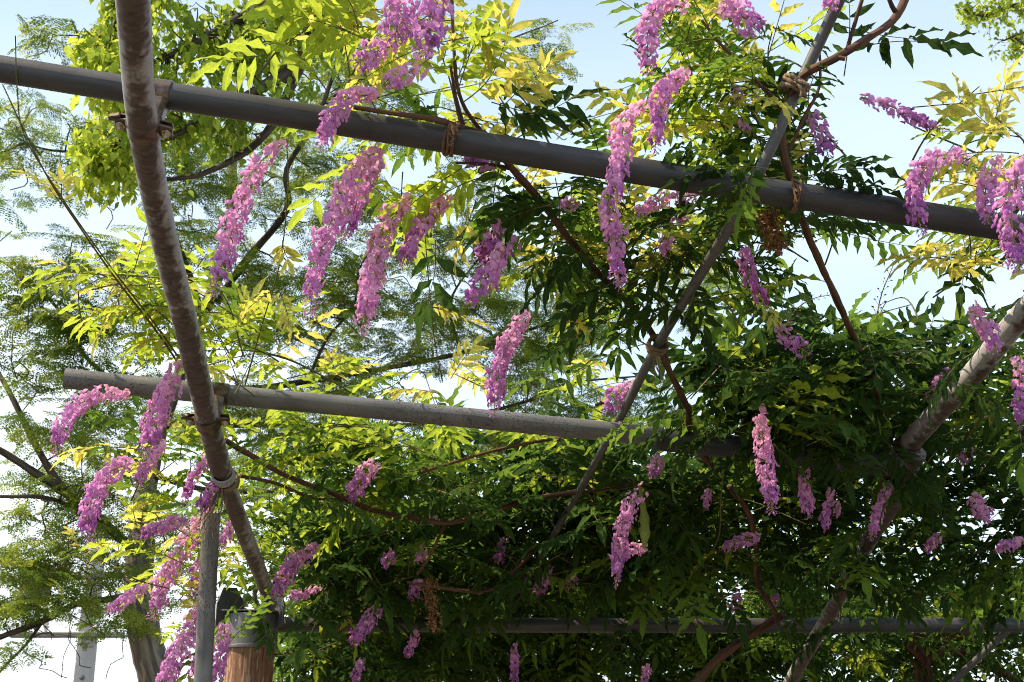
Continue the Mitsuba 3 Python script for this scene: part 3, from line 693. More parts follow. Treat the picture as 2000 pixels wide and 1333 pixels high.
# woody stems of the vines: (vine, pixel/depth points, radius from - to)
STEMS = [
    ('knot', [(1790, -60, 2.9), (1752, 30, 2.88), (1700, 72, 2.86), (1630, 115, 2.85), (1568, 148, 2.86), (1543, 190, 2.90), (1527, 250, 2.94), (1535, 320, 2.95), (1560, 410, 3.05), (1600, 510, 3.25), (1650, 620, 3.5), (1690, 710, 3.7), (1725, 800, 3.9)], (.009, .0095)),
    ('knot', [(1752, 30, 2.88), (1735, -5, 2.87), (1740, -40, 2.87)], (.006, .005)),
    ('knot', [(1655, 95, 2.86), (1668, 50, 2.87), (1690, -20, 2.88)], (.005, .004)),
    ('knot', [(1630, 112, 2.85), (1650, 116, 2.84)], (.006, .0055)),
    ('knot', [(1545, 235, 2.96), (1470, 150, 3.0), (1410, 90, 3.0), (1370, 40, 3.0)], (.005, .003)),
    ('knot', [(1530, 320, 2.97), (1570, 230, 2.97), (1600, 170, 3.0), (1600, 90, 3.0)], (.0045, .003)),
    ('crest', [(690, 210, 2.79), (770, 222, 2.80), (840, 232, 2.80), (890, 245, 2.82), (945, 262, 2.9)], (.005, .008)),
    ('crest', [(945, 262, 2.9), (910, 215, 2.88), (892, 160, 2.86), (885, 60, 2.86), (880, -30, 2.86)], (.005, .0035)),
    ('crest', [(905, 245, 2.86), (890, 190, 2.86), (880, 130, 2.85)], (.0045, .003)),
    ('hang', [(945, 262, 2.9), (1000, 330, 2.98), (1055, 392, 3.05), (1110, 465, 3.15), (1170, 535, 3.3), (1235, 600, 3.45), (1278, 660, 3.52), (1310, 730, 3.65), (1345, 800, 3.8)], (.0085, .0095)),
    ('hang', [(1000, 330, 2.98), (960, 322, 2.95), (890, 318, 2.92)], (.005, .003)),
    ('hang', [(1240, 610, 3.46), (1190, 560, 3.4), (1150, 520, 3.35)], (.004, .003)),
    ('post', [(440, 860, 3.9), (490, 890, 3.95), (560, 930, 4.05), (650, 965, 4.2), (740, 1000, 4.35), (820, 1016, 4.4)], (.009, .008)),
    ('post', [(470, 930, 3.98), (540, 945, 4.05), (620, 975, 4.2), (700, 968, 4.3)], (.006, .004)),
    ('under', [(790, 1005, 4.3), (870, 1022, 4.35), (950, 1002, 4.4), (1040, 975, 4.4), (1120, 962, 4.38), (1200, 952, 4.35), (1262, 945, 4.3)], (.0075, .0095)),
    ('under', [(815, 925, 4.1), (880, 905, 4.1), (960, 882, 4.1), (1040, 864, 4.12), (1095, 856, 4.15)], (.005, .0055)),
    ('under', [(870, 1022, 4.35), (850, 1065, 4.45), (835, 1095, 4.5), (815, 1122, 4.6)], (.006, .005)),
    ('under', [(795, 1138, 4.6), (860, 1148, 4.6), (930, 1156, 4.65), (980, 1142, 4.7), (1015, 1105, 4.75), (1060, 1060, 4.8)], (.006, .008)),
    ('roof', [(1425, 950, 4.3), (1465, 1010, 4.4), (1478, 1080, 4.5), (1480, 1140, 4.6), (1510, 1190, 4.8), (1520, 1220, 4.9)], (.010, .010)),
    ('roof', [(1345, 800, 3.8), (1350, 860, 3.95), (1400, 920, 4.2)], (.009, .010)),
    ('far', [(1350, 1345, 5.2), (1400, 1290, 5.2), (1460, 1245, 5.2), (1530, 1200, 5.1)], (.020, .016)),
    ('far', [(1830, 1420, 6.6), (1808, 1333, 6.5), (1800, 1280, 6.4), (1780, 1250, 6.3), (1830, 1235, 6.2), (1900, 1240, 6.1)], (.045, .028)),
    ('far', [(1790, 1300, 6.4), (1850, 1270, 6.5), (1930, 1300, 6.6), (2000, 1340, 6.8)], (.03, .02)),
    ('roof', [(1345, 1130, 4.6), (1400, 1060, 4.4), (1408, 980, 4.2), (1415, 900, 4.0)], (.0022, .0018)),
    ('crest', [(560, 270, 2.85), (562, 380, 2.95), (545, 520, 3.15), (510, 640, 3.4), (478, 755, 3.65)], (.0012, .0022)),
    ('purlin', [(828, 430, 3.1), (838, 560, 3.4), (848, 660, 3.7), (864, 745, 3.9)], (.0012, .002)),
    ('post', [(5, 165, 2.75), (40, 240, 2.85), (95, 350, 3.0), (160, 450, 3.15), (230, 550, 3.3), (300, 640, 3.45), (345, 705, 3.55)], (.0015, .0034)),
    ('post', [(30, 70, 2.75), (34, 180, 2.8), (50, 270, 2.9), (130, 400, 3.05), (215, 520, 3.25), (300, 630, 3.42), (350, 700, 3.55)], (.0012, .003)),
    ('post', [(690, 770, 3.75), (640, 740, 3.7), (570, 705, 3.66), (520, 690, 3.65)], (.002, .0035)),
    ('post', [(70, 1030, 4.0), (170, 1080, 4.05), (260, 1130, 4.1), (330, 1150, 4.2)], (.0012, .0022)),
]
for vn, pts, r in STEMS:
    p = [at(*q) for q in pts]
    thin = max(r) < .004
    put_tube(VINES[vn]['key'] + ('__runner' if thin else '__stem'), p, list(r), 'green_stem' if thin else 'vine_bark', 6 if thin else 12, .025, rough=0 if thin else .35)
rng_ = np.random.default_rng(77)
for vn, b_, e_, d_ in (('post', (120, 400), (60, 330), 3.05), ('crest', (552, 470), (500, 480), 3.1), ('crest', (540, 560), (500, 600), 3.25), ('purlin', (842, 600), (880, 610), 3.5), ('post', (640, 740), (660, 690), 3.7), ('post', (160, 1075), (150, 1040), 4.05)):
    for j_ in range(2):
        L_(vn, int(rng_.integers(1e6)), b_, (e_[0] + j_ * 70 - 10, e_[1] + 20 * j_), d_, 'yellow', 5, .05, .2)

# ---------------------------------------------------------------- flowers
def flower_mesh(seed, bud=False):
    """Pea flower about 1 unit across: a reflexed round banner with the folded keel and wings before it. +z faces out, +y up."""
    rng = np.random.default_rng(seed)
    v, f = [], []

    def grid(P, nu, nv):
        o = len(v)
        v.extend(P)
        for i in range(nv - 1):
            for j in range(nu - 1):
                a = o + i * nu + j
                f.extend([[a, a + 1, a + nu + 1], [a, a + nu + 1, a + nu]])
    if not bud:
        P = []
        for b in np.linspace(0, 1, 4):
            w = .58 * math.sin(math.pi * (b * .78 + .12)) ** .8
            for a in np.linspace(-1, 1, 5):
                notch = .07 * (1 - abs(a)) * (b > .95)
                P.append([a * w, .05 + b * .78 - notch, .10 - .30 * b * b - .16 * abs(a) ** 2 * (.5 + b) + .08 * math.sin(3 * a + seed)])
        grid(P, 5, 4)
    for s in (-1, 1):
        P = []
        op = rng.uniform(.10, .22) * (.6 if bud else 1)
        for b in np.linspace(0, 1, 4):
            h = .30 * math.sin(math.pi * (b * .80 + .14)) + .04
            for a in (0, .5, 1):
                P.append([s * op * math.sin(math.pi * a * .75) * (1 - .3 * b), .16 + h * 1.1 * (.5 - a) - .26 * b * b + .05 * b, .02 + b * .56 - .05 * a])
        grid(P, 3, 4)
    return np.array(v), np.array(f)


FLOWERS = [flower_mesh(s) for s in range(4)]
BUDS = [flower_mesh(s, True) for s in range(2)]
FCOL = ['salmon', 'pink', 'mauve', 'purple', 'plum']
FPLY = {(b, i, c): shape(m, 'flower_' + c, smooth=True) for b, ms in ((0, FLOWERS), (1, BUDS)) for i, m in enumerate(ms) for c in FCOL}
CLUSTERS = []
GROUP = 'flower clusters hanging from the wisteria'


def raceme(pts, width, d, label, dens=1.0, tone=0.0, d1=None, seed=None, budtip=.12, size=1.0, taper=.0):
    """Flowers set in a spiral along a hanging stalk. pts: pixels from the stalk to the tip; width in pixels at depth d."""
    rng = np.random.default_rng(len(labels) + 100 if seed is None else seed)
    n = len(pts)
    dd = np.linspace(d, d1 or d, n)
    p = smooth_path([at(x, y, z) for (x, y), z in zip(pts, dd)], .01)
    p = p + np.cumsum(rng.normal(size=p.shape), 0) * .0006
    ln = np.concatenate([[0], np.cumsum(np.linalg.norm(np.diff(p, axis=0), axis=1))])
    L = ln[-1]
    tg, s, b = frames(p)
    k = thing('wisteria_flower_cluster', label, 'flower cluster', GROUP)
    R = width * d / F / 2
    CLUSTERS.append((p, R))
    st = [tube(p, np.linspace(.0022, .001, len(p)), 5, False)[:2]]
    cnt = max(8, int(L / .0019 * dens * min(1.5, R / .027)))
    ang = rng.random() * 6
    so = rng.random() * 50
    own_tone = rng.uniform(-.3, .45)
    for i in range(cnt):
        u = (i + rng.random()) / cnt
        if u < .3 and rng.random() < .45 - 1.2 * u: continue
        x = u * L
        q = np.array([np.interp(x, ln, p[:, j]) for j in range(3)])
        m = min(int(np.searchsorted(ln, x)), len(p) - 1)
        ang += 2.39996 + rng.normal() * .35
        o = math.cos(ang) * s[m] + math.sin(ang) * b[m]
        lump = float(meshkit.noise(np.array([[x * 24 + so, math.cos(ang) * 1.1, math.sin(ang) * 1.1]]))[0])
        if lump < .24: continue
        prof = (min(1, .5 + u * 2.2) if not taper else 1) * (1 - .66 * max(0, (u - .66) / .34) ** 1.5) * (1 - taper * u)
        rr = max(.003, (R - .009 * size) * prof * rng.uniform(.45, 1.05) * (.72 + .62 * lump))
        out = unit(o + tg[m] * .25 + rng.normal(size=3) * .25 + np.array([0, 0, -.15]))
        base = q + out * rr
        st.append(tube(np.array([q, (q + base) / 2 + np.array([0, 0, .002]), base]), .0006, 3, False)[:2])
        bud = u > 1 - budtip or rng.random() < .06
        sz = .0168 * size * rng.uniform(.82, 1.15) * (1 - .35 * max(0, (u - .8) / .2)) * (.8 if bud else 1)
        z = unit(out * 1.0 + np.array([0, 0, -.35]) + rng.normal(size=3) * .35)
        y = -tg[m] * .4 + np.array([0, 0, .8]) + rng.normal(size=3) * .35
        y = unit(y - z * (y @ z)); xx = np.cross(y, z)
        M4 = np.eye(4); M4[:3, 0] = xx * sz; M4[:3, 1] = y * sz; M4[:3, 2] = z * sz; M4[:3, 3] = base
        c = .22 + own_tone + u * 2.1 + tone + rng.normal() * .42
        col = FCOL[int(np.clip(round(c), 0, 4))]
        fk = k + '__flower' + (f'_{i:03d}' if i else '')
        scene[fk] = {**FPLY[int(bud), int(rng.integers(2 if bud else 4)), col], 'to_world': T(M4)}
    scene[k + '__stalk'] = shape(join(st), 'flower_stem', smooth=True)


RC = raceme
RC([(800, -60), (782, 10), (772, 85)], 88, 2.55, 'thick pale flower cluster above the upper pipe, first of the topmost pair')
RC([(862, -60), (840, 20), (828, 108)], 98, 2.52, 'thick pink flower cluster above the upper pipe, second of the topmost pair')
RC([(775, 88), (735, 100), (690, 128)], 62, 2.58, 'stubby flower cluster pointing sideways below the topmost pair', tone=.4)
RC([(845, 110), (800, 140), (750, 165)], 60, 2.75, 'faded loose flower cluster with brown calyxes below the topmost pair', .6, -.1)
RC([(735, 185), (680, 190), (648, 225), (620, 292)], 56, 2.70, 'short flower cluster draped in front of the dark upper pipe below the big lime leaves', tone=.2)
RC([(550, 280), (505, 320), (470, 400), (445, 490), (420, 580)], 58, 2.85, 'long flower cluster hanging alone beside the mottled rafter under the upper pipe', .95)
RC([(745, 290), (700, 330), (655, 415), (622, 510), (606, 620)], 58, 2.85, 'longest pink flower cluster with a heavy tip, under the upper pipe')
RC([(745, 320), (710, 360), (690, 420), (668, 470)], 52, 2.95, 'darker pink flower cluster close behind the longest one', .9, .5)
RC([(800, 390), (752, 440), (732, 520), (714, 590), (704, 658)], 58, 2.9, 'long salmon pink flower cluster with gaps, beside the longest one', .95, -.3)
RC([(880, 385), (835, 420), (805, 460), (784, 525)], 50, 2.95, 'rose flower cluster with a ragged end between long salmon one and dark leaves', .95, .5)
RC([(1010, 470), (970, 490), (925, 505)], 60, 3.0, 'plum red bunch of flowers under the dark hanging leaves', .9, 1.4)
RC([(985, 480), (960, 530), (935, 565), (912, 595)], 60, 2.95, 'mauve flower cluster with a blunt tip below the plum red bunch', 1, .7)
RC([(985, 430), (965, 455), (945, 480)], 36, 2.98, 'small pale flower tuft above the plum red bunch', .8, .2)
RC([(1028, 610), (990, 680), (972, 745), (970, 815)], 54, 3.45, 'slender flower cluster whose tip hangs before the rust-spotted pipe', 1)
RC([(1335, 15), (1290, 5), (1268, 60), (1268, 148)], 58, 2.78, 'flower cluster hanging in open sky above the upper pipe', tone=.1)
RC([(1340, 145), (1295, 180), (1282, 240), (1276, 298)], 52, 2.80, 'curved flower cluster ending just above the upper pipe, beside yellow leaves', tone=.1)
RC([(1255, 205), (1218, 245), (1206, 320), (1200, 400)], 54, 2.70, 'flower cluster hanging straight across the dark upper pipe', tone=.2)
RC([(1190, 375), (1190, 430), (1198, 470)], 62, 2.80, 'broad pale flower bunch just below the upper pipe', .9, -.1)
RC([(1215, 440), (1205, 500), (1214, 562)], 50, 2.85, 'blunt mauve flower cluster continuing below the broad pale bunch', 1, .6)
RC([(1390, 378), (1320, 385), (1270, 400), (1225, 430)], 44, 2.95, 'loose salmon flower spray reaching sideways under the upper pipe', .55, -.3)
RC([(1405, -5), (1440, 20), (1490, 65)], 66, 2.75, 'rose flower bunch high among olive leaves beside the bare stem', 1, .3)
RC([(1640, -40), (1618, 25)], 52, 2.8, 'flower tip at the very top beside the thin pole', tone=.6)
RC([(1680, 190), (1740, 208), (1790, 235), (1838, 252)], 40, 2.9, 'sparse purple flower cluster stretched level against open sky', .75, .9)
RC([(1585, 225), (1605, 265), (1615, 305)], 50, 3.0, 'small dark purple flower bunch behind the thin pole', .8, 1.4)
RC([(1890, 310), (1830, 315), (1790, 355), (1790, 410), (1803, 462)], 58, 2.78, 'hooked flower cluster bent over the end of the upper pipe', tone=.5)
RC([(1950, 310), (1925, 370), (1932, 438)], 54, 2.80, 'flower cluster between the hooked one and the fat one at the pipe end', tone=.3)
RC([(2000, 310), (1975, 380), (1980, 460), (1992, 535)], 72, 2.68, 'fat flower cluster covering the end of the upper pipe', tone=.4)
RC([(1900, 595), (1925, 640), (1950, 690)], 52, 3.25, 'short slanting flower cluster in front of the thick rafter with the collar', .9)
RC([(1487, 800), (1490, 870), (1503, 940), (1514, 1000)], 46, 3.6, 'bright flower cluster hanging straight in front of the dark roof leaves', 1, .2)
RC([(1572, 915), (1573, 960), (1582, 1012)], 36, 3.9, 'small bright flower cluster in the dark roof, below the straight one', 1, .3)
RC([(1625, 955), (1615, 1000), (1610, 1040)], 28, 4.0, 'thin dim flower cluster next to the small bright one', .9, .9)
RC([(1738, 945), (1715, 1000), (1700, 1052)], 34, 3.95, 'narrow flower cluster hanging along the rafter just below its collar', 1, .5)
RC([(355, 710), (325, 765), (300, 830), (284, 890)], 58, 3.45, 'dense flower cluster hanging across the open-ended pipe beside the mottled rafter', 1.1, .1)
RC([(250, 772), (185, 772), (130, 815), (103, 890)], 44, 3.5, 'bent flower cluster drooping past the open pipe end', 1, .1)
RC([(255, 902), (205, 930), (172, 990), (172, 1060)], 52, 3.55, 'plump flower cluster hanging free below the open pipe end', 1.05, .3)
RC([(320, 870), (285, 915), (268, 955)], 36, 3.7, 'small flower cluster behind the plump one', .9, .2)
RC([(405, 900), (372, 940), (358, 985)], 32, 3.85, 'short purple flower cluster close beside the straw rope', 1, 1.0)
RC([(425, 940), (402, 970), (392, 1000)], 36, 3.85, 'dark purple flower tuft touching the top of the prop pipe', 1, 1.3)
RC([(365, 1015), (315, 1028), (265, 1048)], 36, 3.95, 'flower cluster lying level above the long one by the prop pipe', 1, .3)
RC([(410, 1000), (355, 1070), (325, 1130), (297, 1215)], 54, 4.3, 'long flower cluster sloping down beside the prop pipe', 1.05, .1)
RC([(290, 1145), (245, 1172), (203, 1196)], 32, 4.0, 'slim flower cluster pointing level towards the grey utility pole', 1, 0)
RC([(400, 1175), (370, 1235), (340, 1290), (312, 1350)], 52, 4.32, 'lowest flower cluster beside the prop pipe, running out of view', 1, .2)
RC([(395, 1240), (385, 1300), (375, 1350)], 36, 4.38, 'flower cluster tucked between the lowest one and the prop pipe', .9, .2)
RC([(392, 1090), (384, 1140), (372, 1170)], 36, 4.40, 'purple flower tuft tucked behind the long sloping cluster', .9, .9)
RC([(465, 1010), (440, 1050), (425, 1075)], 30, 4.4, 'flower tuft between the prop pipe and the bent rafter', .8, 0)
RC([(440, 1220), (430, 1290), (420, 1340)], 40, 4.45, 'shaded flower cluster between the prop pipe and the log post', .9, .7)
RC([(620, 1068), (570, 1105), (535, 1172)], 44, 4.5, 'flower cluster slanting over the sheet metal cap of the log post', 1, .6)
RC([(625, 1150), (590, 1162), (560, 1168)], 28, 4.8, 'small faint flower cluster past the sheet metal cap', .8, .2)
RC([(735, 905), (702, 940), (684, 982)], 46, 4.1, 'flower tuft on the long brown stem below the rust-spotted pipe', 1, .7)
RC([(1245, 745), (1205, 768), (1180, 808)], 48, 3.85, 'flower cluster visited by a bee, above the rust-spotted pipe', 1, .2)
RC([(1258, 955), (1228, 995), (1208, 1060), (1200, 1150)], 44, 4.1, 'flower cluster hanging from the end of the long shaded brown stem', 1, .3, taper=.35)
RC([(1262, 1070), (1235, 1075), (1205, 1090)], 36, 4.15, 'faded flower tuft beside the green seed pod', .8, 0)
RC([(1285, 885), (1278, 935)], 36, 4.2, 'pale flower tuft above the green seed pod', .9, .2)
RC([(740, 1185), (708, 1225), (683, 1260)], 40, 4.7, 'flower cluster in front of the far beam pipe near the log post', 1, .7)
RC([(815, 1235), (795, 1285)], 28, 5.2, 'small flower cluster below the far beam pipe', .9, .6)
RC([(768, 1075), (750, 1112)], 34, 4.6, 'purple flower tuft in shade above the far beam pipe', .9, .9)
RC([(818, 1135), (802, 1170)], 30, 4.7, 'purple flower tuft beside the dry hanging flower stalk', .9, 1.0)
RC([(985, 1050), (972, 1105)], 28, 4.7, 'dim purple flower cluster at the foot of the thin pole', .8, 1.2)
RC([(1005, 1265), (1002, 1345)], 26, 5.2, 'dim flower cluster hanging under the far beam pipe midway', .9, 1.1)
RC([(1452, 485), (1470, 550), (1500, 600)], 42, 3.1, 'shaded purple flower cluster among dark leaves below the upper pipe', .8, 1.2)
RC([(1515, 640), (1550, 670), (1580, 690)], 44, 3.4, 'sparse magenta flowers at the top of the dark roof', .55, .8)
RC([(1900, 970), (1920, 1000), (1935, 1022)], 44, 4.1, 'bright flower bunch among yellow leaves beyond the collar', .9, .4)
RC([(1985, 700), (1995, 770), (1990, 835)], 40, 3.7, 'deep purple flower cluster beside the thick rafter at the frame edge', .9, 1.0)
RC([(1855, 725), (1830, 750), (1818, 785)], 32, 3.95, 'pink flower tuft behind the thick rafter', .8, .4)
RC([(1485, 1050), (1445, 1058), (1405, 1070)], 34, 4.35, 'rose flower spray behind a dark hanging stem', .8, .8)
RC([(1445, 1155), (1430, 1200)], 30, 4.9, 'pale flower tuft before a bright gap in the far leaves', .7, 0)
RC([(1520, 1162), (1505, 1190)], 26, 4.9, 'pink flower tip just above the far beam pipe', .9, .6)
RC([(1998, 1055), (1945, 1078)], 32, 4.3, 'rose flower spray at the frame edge in the shaded roof', .8, .5)
RC([(1835, 1045), (1805, 1078)], 28, 4.4, 'small rose flower tuft in the shaded roof', .8, .5)
RC([(965, 330), (935, 322), (900, 312)], 36, 2.95, 'dark plum flower tuft pressed under the upper pipe by the rope knot', .9, 1.6)
RC([(1130, 395), (1090, 405)], 34, 3.0, 'pink flower tuft among leaves below the upper pipe', .8, .3)
RC([(1310, 465), (1285, 505)], 34, 3.1, 'dim mauve flower tuft beside the thin pole below the upper pipe', .7, .9)
RC([(1430, 165), (1445, 200)], 34, 3.0, 'small pale flower tuft amid olive leaves near the knot', .6, -.1)
RC([(1445, 230), (1465, 265)], 26, 3.0, 'few mauve flowers under the olive leaves near the knot', .5, .8)

RC([(1075, 1105), (1060, 1135), (1050, 1160)], 36, 4.85, 'dim pink flower tuft where the thin pole ends in the leaves', .8, .7)
RC([(1125, 1120), (1105, 1150)], 30, 4.9, 'small dim flower tuft a little beyond the foot of the thin pole', .8, .6)
RC([(830, 1065), (815, 1100)], 30, 4.55, 'pale flower tuft over the fork of the long shaded stem', .7, 0)
RC([(840, 1000), (852, 1030)], 26, 4.5, 'faint pink flowers just under the long shaded stem', .6, .2)
RC([(1640, 985), (1632, 1010)], 24, 4.1, 'few pink flowers behind the thin dim cluster', .6, .4)
RC([(1385, 960), (1375, 1000)], 26, 4.4, 'few purple flowers beside a thin straight runner in the roof', .6, .8)
RC([(1265, 1300), (1258, 1340)], 24, 5.4, 'last dim flower tip under the middle of the far beam pipe', .8, 1.0)
RC([(705, 1290), (690, 1335)], 28, 5.2, 'dim purple flower cluster low down next to the log post', .8, 1.0)
RC([(1900, 880), (1870, 905)], 32, 4.2, 'pink flower tuft level with the rafter collar at its outer side', .8, .4)
RC([(1345, 430), (1310, 440)], 30, 3.05, 'tiny pink flower spray between the upper pipe and the thin pole', .6, .2)


def bud_spike(pts, d, label):
    rng = np.random.default_rng(int(pts[0][0]))
    p = smooth_path([at(x, y, d) for x, y in pts], .012)
    tg, s, b = frames(p)
    k = thing('flower_bud_spike', label, 'bud spike')
    st = [tube(p, np.linspace(.002, .0008, len(p)), 5, False)[:2]]
    n = int(len(p) * 1.6); ang = 0
    for i in range(n):
        u = i / n
        j = min(int(u * len(p)), len(p) - 1)
        ang += 2.4
        o = math.cos(ang) * s[j] + math.sin(ang) * b[j]
        ln = .012 * (1 - u) + .003
        base = p[j] + (o + tg[j] * .9) * ln
        st.append(tube(np.array([p[j], base]), .0005, 3, False)[:2])
        sz = .013 * (1 - .55 * u)
        z = unit(o + tg[j] * .7); y = unit(np.array([0, 0, 1.]) - z * z[2]); M4 = np.eye(4)
        M4[:3, 0] = np.cross(y, z) * sz; M4[:3, 1] = y * sz; M4[:3, 2] = z * sz; M4[:3, 3] = base
        scene[k + '__bud' + (f'_{i:03d}' if i else '')] = {**FPLY[1, i % 2, 'plum' if pts[0][0] > 1650 else 'salmon'], 'to_world': T(M4)}
    scene[k + '__stalk'] = shape(join(st), 'flower_stem', smooth=True)


bud_spike([(1712, 620), (1722, 575), (1740, 530), (1755, 493)], 3.35, 'upright spike of purple buds against open sky above the dark roof')
bud_spike([(1530, 645), (1552, 608), (1585, 585), (1622, 576)], 3.35, 'leaning spike of pale buds beside the brown stem')


# the leaves grow on top of the pipes and beside the flowers: leave out those that would hang down before a pipe or a flower cluster
BODY = []


def body(pts, r, share):
    p = smooth_path(pts, .03)
    BODY.append((p, r, share))


for pts_, r_, s_ in ((P1[:5], R1 * .9, .02), (P1[4:], R1 * .9, .16), (P3a[:4], R3 * .9, .0), (P3a[3:], R3 * .9, .5), (P2, R2, .0), (P2b, R2, .3), (P4a, R2, .15), (P4b[:4], R2, .45), (P4b[5:7], R2, .5), (P6[:6], R6, .12), (P6[5:], R6, .7), (P5, .03, .85), ([prop_top, prop_bot], .03, .0),
                     ([post_top + np.array([0, 0, .2]), post_top - np.array([0, 0, .6])], RP, .1)):
    body(pts_, r_, s_)
for p_, r_ in CLUSTERS:
    BODY.append((p_, r_ * .75, .12))
occ = {}
for p_, r_, s_ in BODY:
    q_ = project(p_)
    for (x, y, z) in q_:
        R_ = r_ * F / z
        for ix in range(int((x - R_) // 8), int((x + R_) // 8) + 1):
            for iy in range(int((y - R_) // 8), int((y + R_) // 8) + 1):
                if (ix * 8 + 4 - x) ** 2 + (iy * 8 + 4 - y) ** 2 < (R_ + 5) ** 2:
                    o_ = occ.get((ix, iy))
                    if o_ is None or z > o_[0]: occ[ix, iy] = (z, s_)
rngp = np.random.default_rng(5)
# openings of the vine through which the sky is seen
OPENINGS = [[(1560, 450), (1760, 490), (1790, 590), (1700, 640), (1600, 620), (1530, 600)], [(1660, 135), (1890, 120), (1840, 200), (1790, 300), (1740, 360), (1640, 290), (1650, 200)],
            [(1020, 10), (1225, 30), (1240, 150), (1170, 155), (1130, 220), (1075, 120)], [(1080, 240), (1185, 265), (1165, 310), (1060, 290)], [(400, 300), (560, 330), (570, 470), (420, 600)], [(1380, 1130), (1470, 1140), (1460, 1200), (1400, 1195)]]


def inside_poly(x, y, w):
    r = False
    for (x0, y0), (x1, y1) in zip(w, w[1:] + w[:1]):
        if (y0 > y) != (y1 > y) and x < (x1 - x0) * (y - y0) / (y1 - y0) + x0: r = not r
    return r


for V in VINES.values():
    kept = []
    for lf in V['leaves']:
        if len(lf) == 4:
            kept.append(lf)
            continue
        hit, allow = 0, 1
        c = np.array([m[:3, 3] + m[:3, 1] * t for _, m in lf[1] for t in (.25, .6, .95)])
        for x, y, z in project(c):
            o_ = occ.get((int(x // 8), int(y // 8)))
            if o_ and z < o_[0] + .01: hit += 1; allow = min(allow, o_[1])
        gap = np.mean([any(inside_poly(x, y, w) for w in OPENINGS) for x, y, _ in project(c)])
        if gap > .3: continue
        if hit <= 1 or rngp.random() < allow: kept.append(lf)
    V['leaves'] = kept
    last, num, first_ = {}, {}, {}
    for lf in kept:
        if len(lf) == 5: last[lf[3]] = max(last.get(lf[3], 0), lf[4]); num[lf[3]] = num.get(lf[3], 0) + 1; first_[lf[3]] = min(first_.get(lf[3], 9999), lf[4])
    V['shoots'] = [(p_[max(0, first_[j] - 2):last[j] + 2], r_) for j, (p_, r_) in enumerate(V['shoots']) if num.get(j, 0) > 1]

# which leaves become parts of their own: per vine the 300 that show largest
ALL = [(vn, i) for vn in VINES for i in range(len(VINES[vn]['leaves']))]
C = [np.array([m[:3, 3] + m[:3, 1] * .5 for _, m in VINES[vn]['leaves'][i][1]]) for vn, i in ALL]
pr = project(np.vstack(C))
gxy = np.floor(pr[:, :2] / 14).astype(int)
inside = (pr[:, 0] > -30) & (pr[:, 0] < 2030) & (pr[:, 1] > -30) & (pr[:, 1] < 1363) & (pr[:, 2] > .3)
zb = {}
for q, z, ok in zip(map(tuple, gxy), pr[:, 2], inside):
    if ok and z < zb.get(q, 1e9): zb[q] = z
vis = np.array([ok and z < zb[q] + .08 for q, z, ok in zip(map(tuple, gxy), pr[:, 2], inside)])
score, o = {}, 0
for (vn, i), c in zip(ALL, C):
    n = len(c)
    score[vn, i] = vis[o:o + n].sum() / max(pr[o:o + n, 2].mean(), .3) ** 2 + inside[o:o + n].mean() * .02
    o += n
PART_MAX = {'far': 90, 'under': 230, 'roof': 260}
for vn, V in VINES.items():
    K = V['key']
    order = sorted(range(len(V['leaves'])), key=lambda i: -score[vn, i])
    own = [i for i in order[:PART_MAX.get(vn, 300)] if score[vn, i] > 0]
    rest = [i for i in order if i not in set(own)]
    for i in own:
        p, lf, cls = V['leaves'][i][:3]
        lk = key(K + '__leaf')
        v, f, _ = tube(p, np.linspace(.0016, .0008, len(p)), 4, False)
        scene[lk] = shape((v, f), 'green_stem', smooth=True)
        for j, (var, m) in enumerate(lf):
            scene[lk + '__leaflet' + (f'_{j:03d}' if j else '')] = {**PLY[var, cls], 'to_world': T(m)}
    heap = {}
    for i in rest:
        p, lf, cls = V['leaves'][i][:3]
        for var, m in lf:
            v, f, uv = LEAFLETS[var]
            heap.setdefault(cls, []).append((v @ m[:3, :3].T + m[:3, 3], f, uv))
    for j, (cls, ms) in enumerate(sorted(heap.items())):
        scene[f'{K}__foliage__{j + 1:03d}'] = shape(join(ms), 'leaf_' + cls, smooth=True, uv=np.vstack([q[2] for q in ms]))
    if heap: labels[K + '__foliage'] = {'kind': 'stuff'}
    tw = [tube(p, np.linspace(r, r * .5, len(p)), 5, False)[:2] for p, r in V['shoots']]
    if tw: put(K + '__shoots', join(tw), 'green_stem', True, kind='stuff')


# dry stalks, seed pod, bee
def dry_bunch(px, py, d, n, length, label, dirn, seed):
    rng = np.random.default_rng(seed)
    k = thing('dry_flower_stalk', label, 'dry stalk')
    p = smooth_path([at(px, py, d), at(px, py, d) + unit(dirn) * length * .5 + rng.normal(size=3) * .01, at(px, py, d) + unit(dirn) * length], .012)
    put(k + '__stalk', tube(p, np.linspace(.0025, .0012, len(p)), 5)[:2], 'dry')
    bits = []
    for i in range(n * 3):
        q = p[int(rng.integers(len(p)))] + rng.normal(size=3) * np.array([.012, .01, .006])
        o = unit(rng.normal(size=3) + np.array([0, 0, -.8])); w = unit(np.cross(o, rng.normal(size=3)))
        l = rng.uniform(.008, .02)
        c = q + o * l * .6
        bits.append((np.array([q, c + w * l * .16 + rng.normal(size=3) * .002, q + o * l * 1.2, c - w * l * .16 + rng.normal(size=3) * .003, c + np.cross(o, w) * l * .12]), np.array([[0, 1, 4], [1, 2, 4], [2, 3, 4], [3, 0, 4]])))
    put(k + '__withered_petals', join(bits), 'dry', True, kind='stuff')


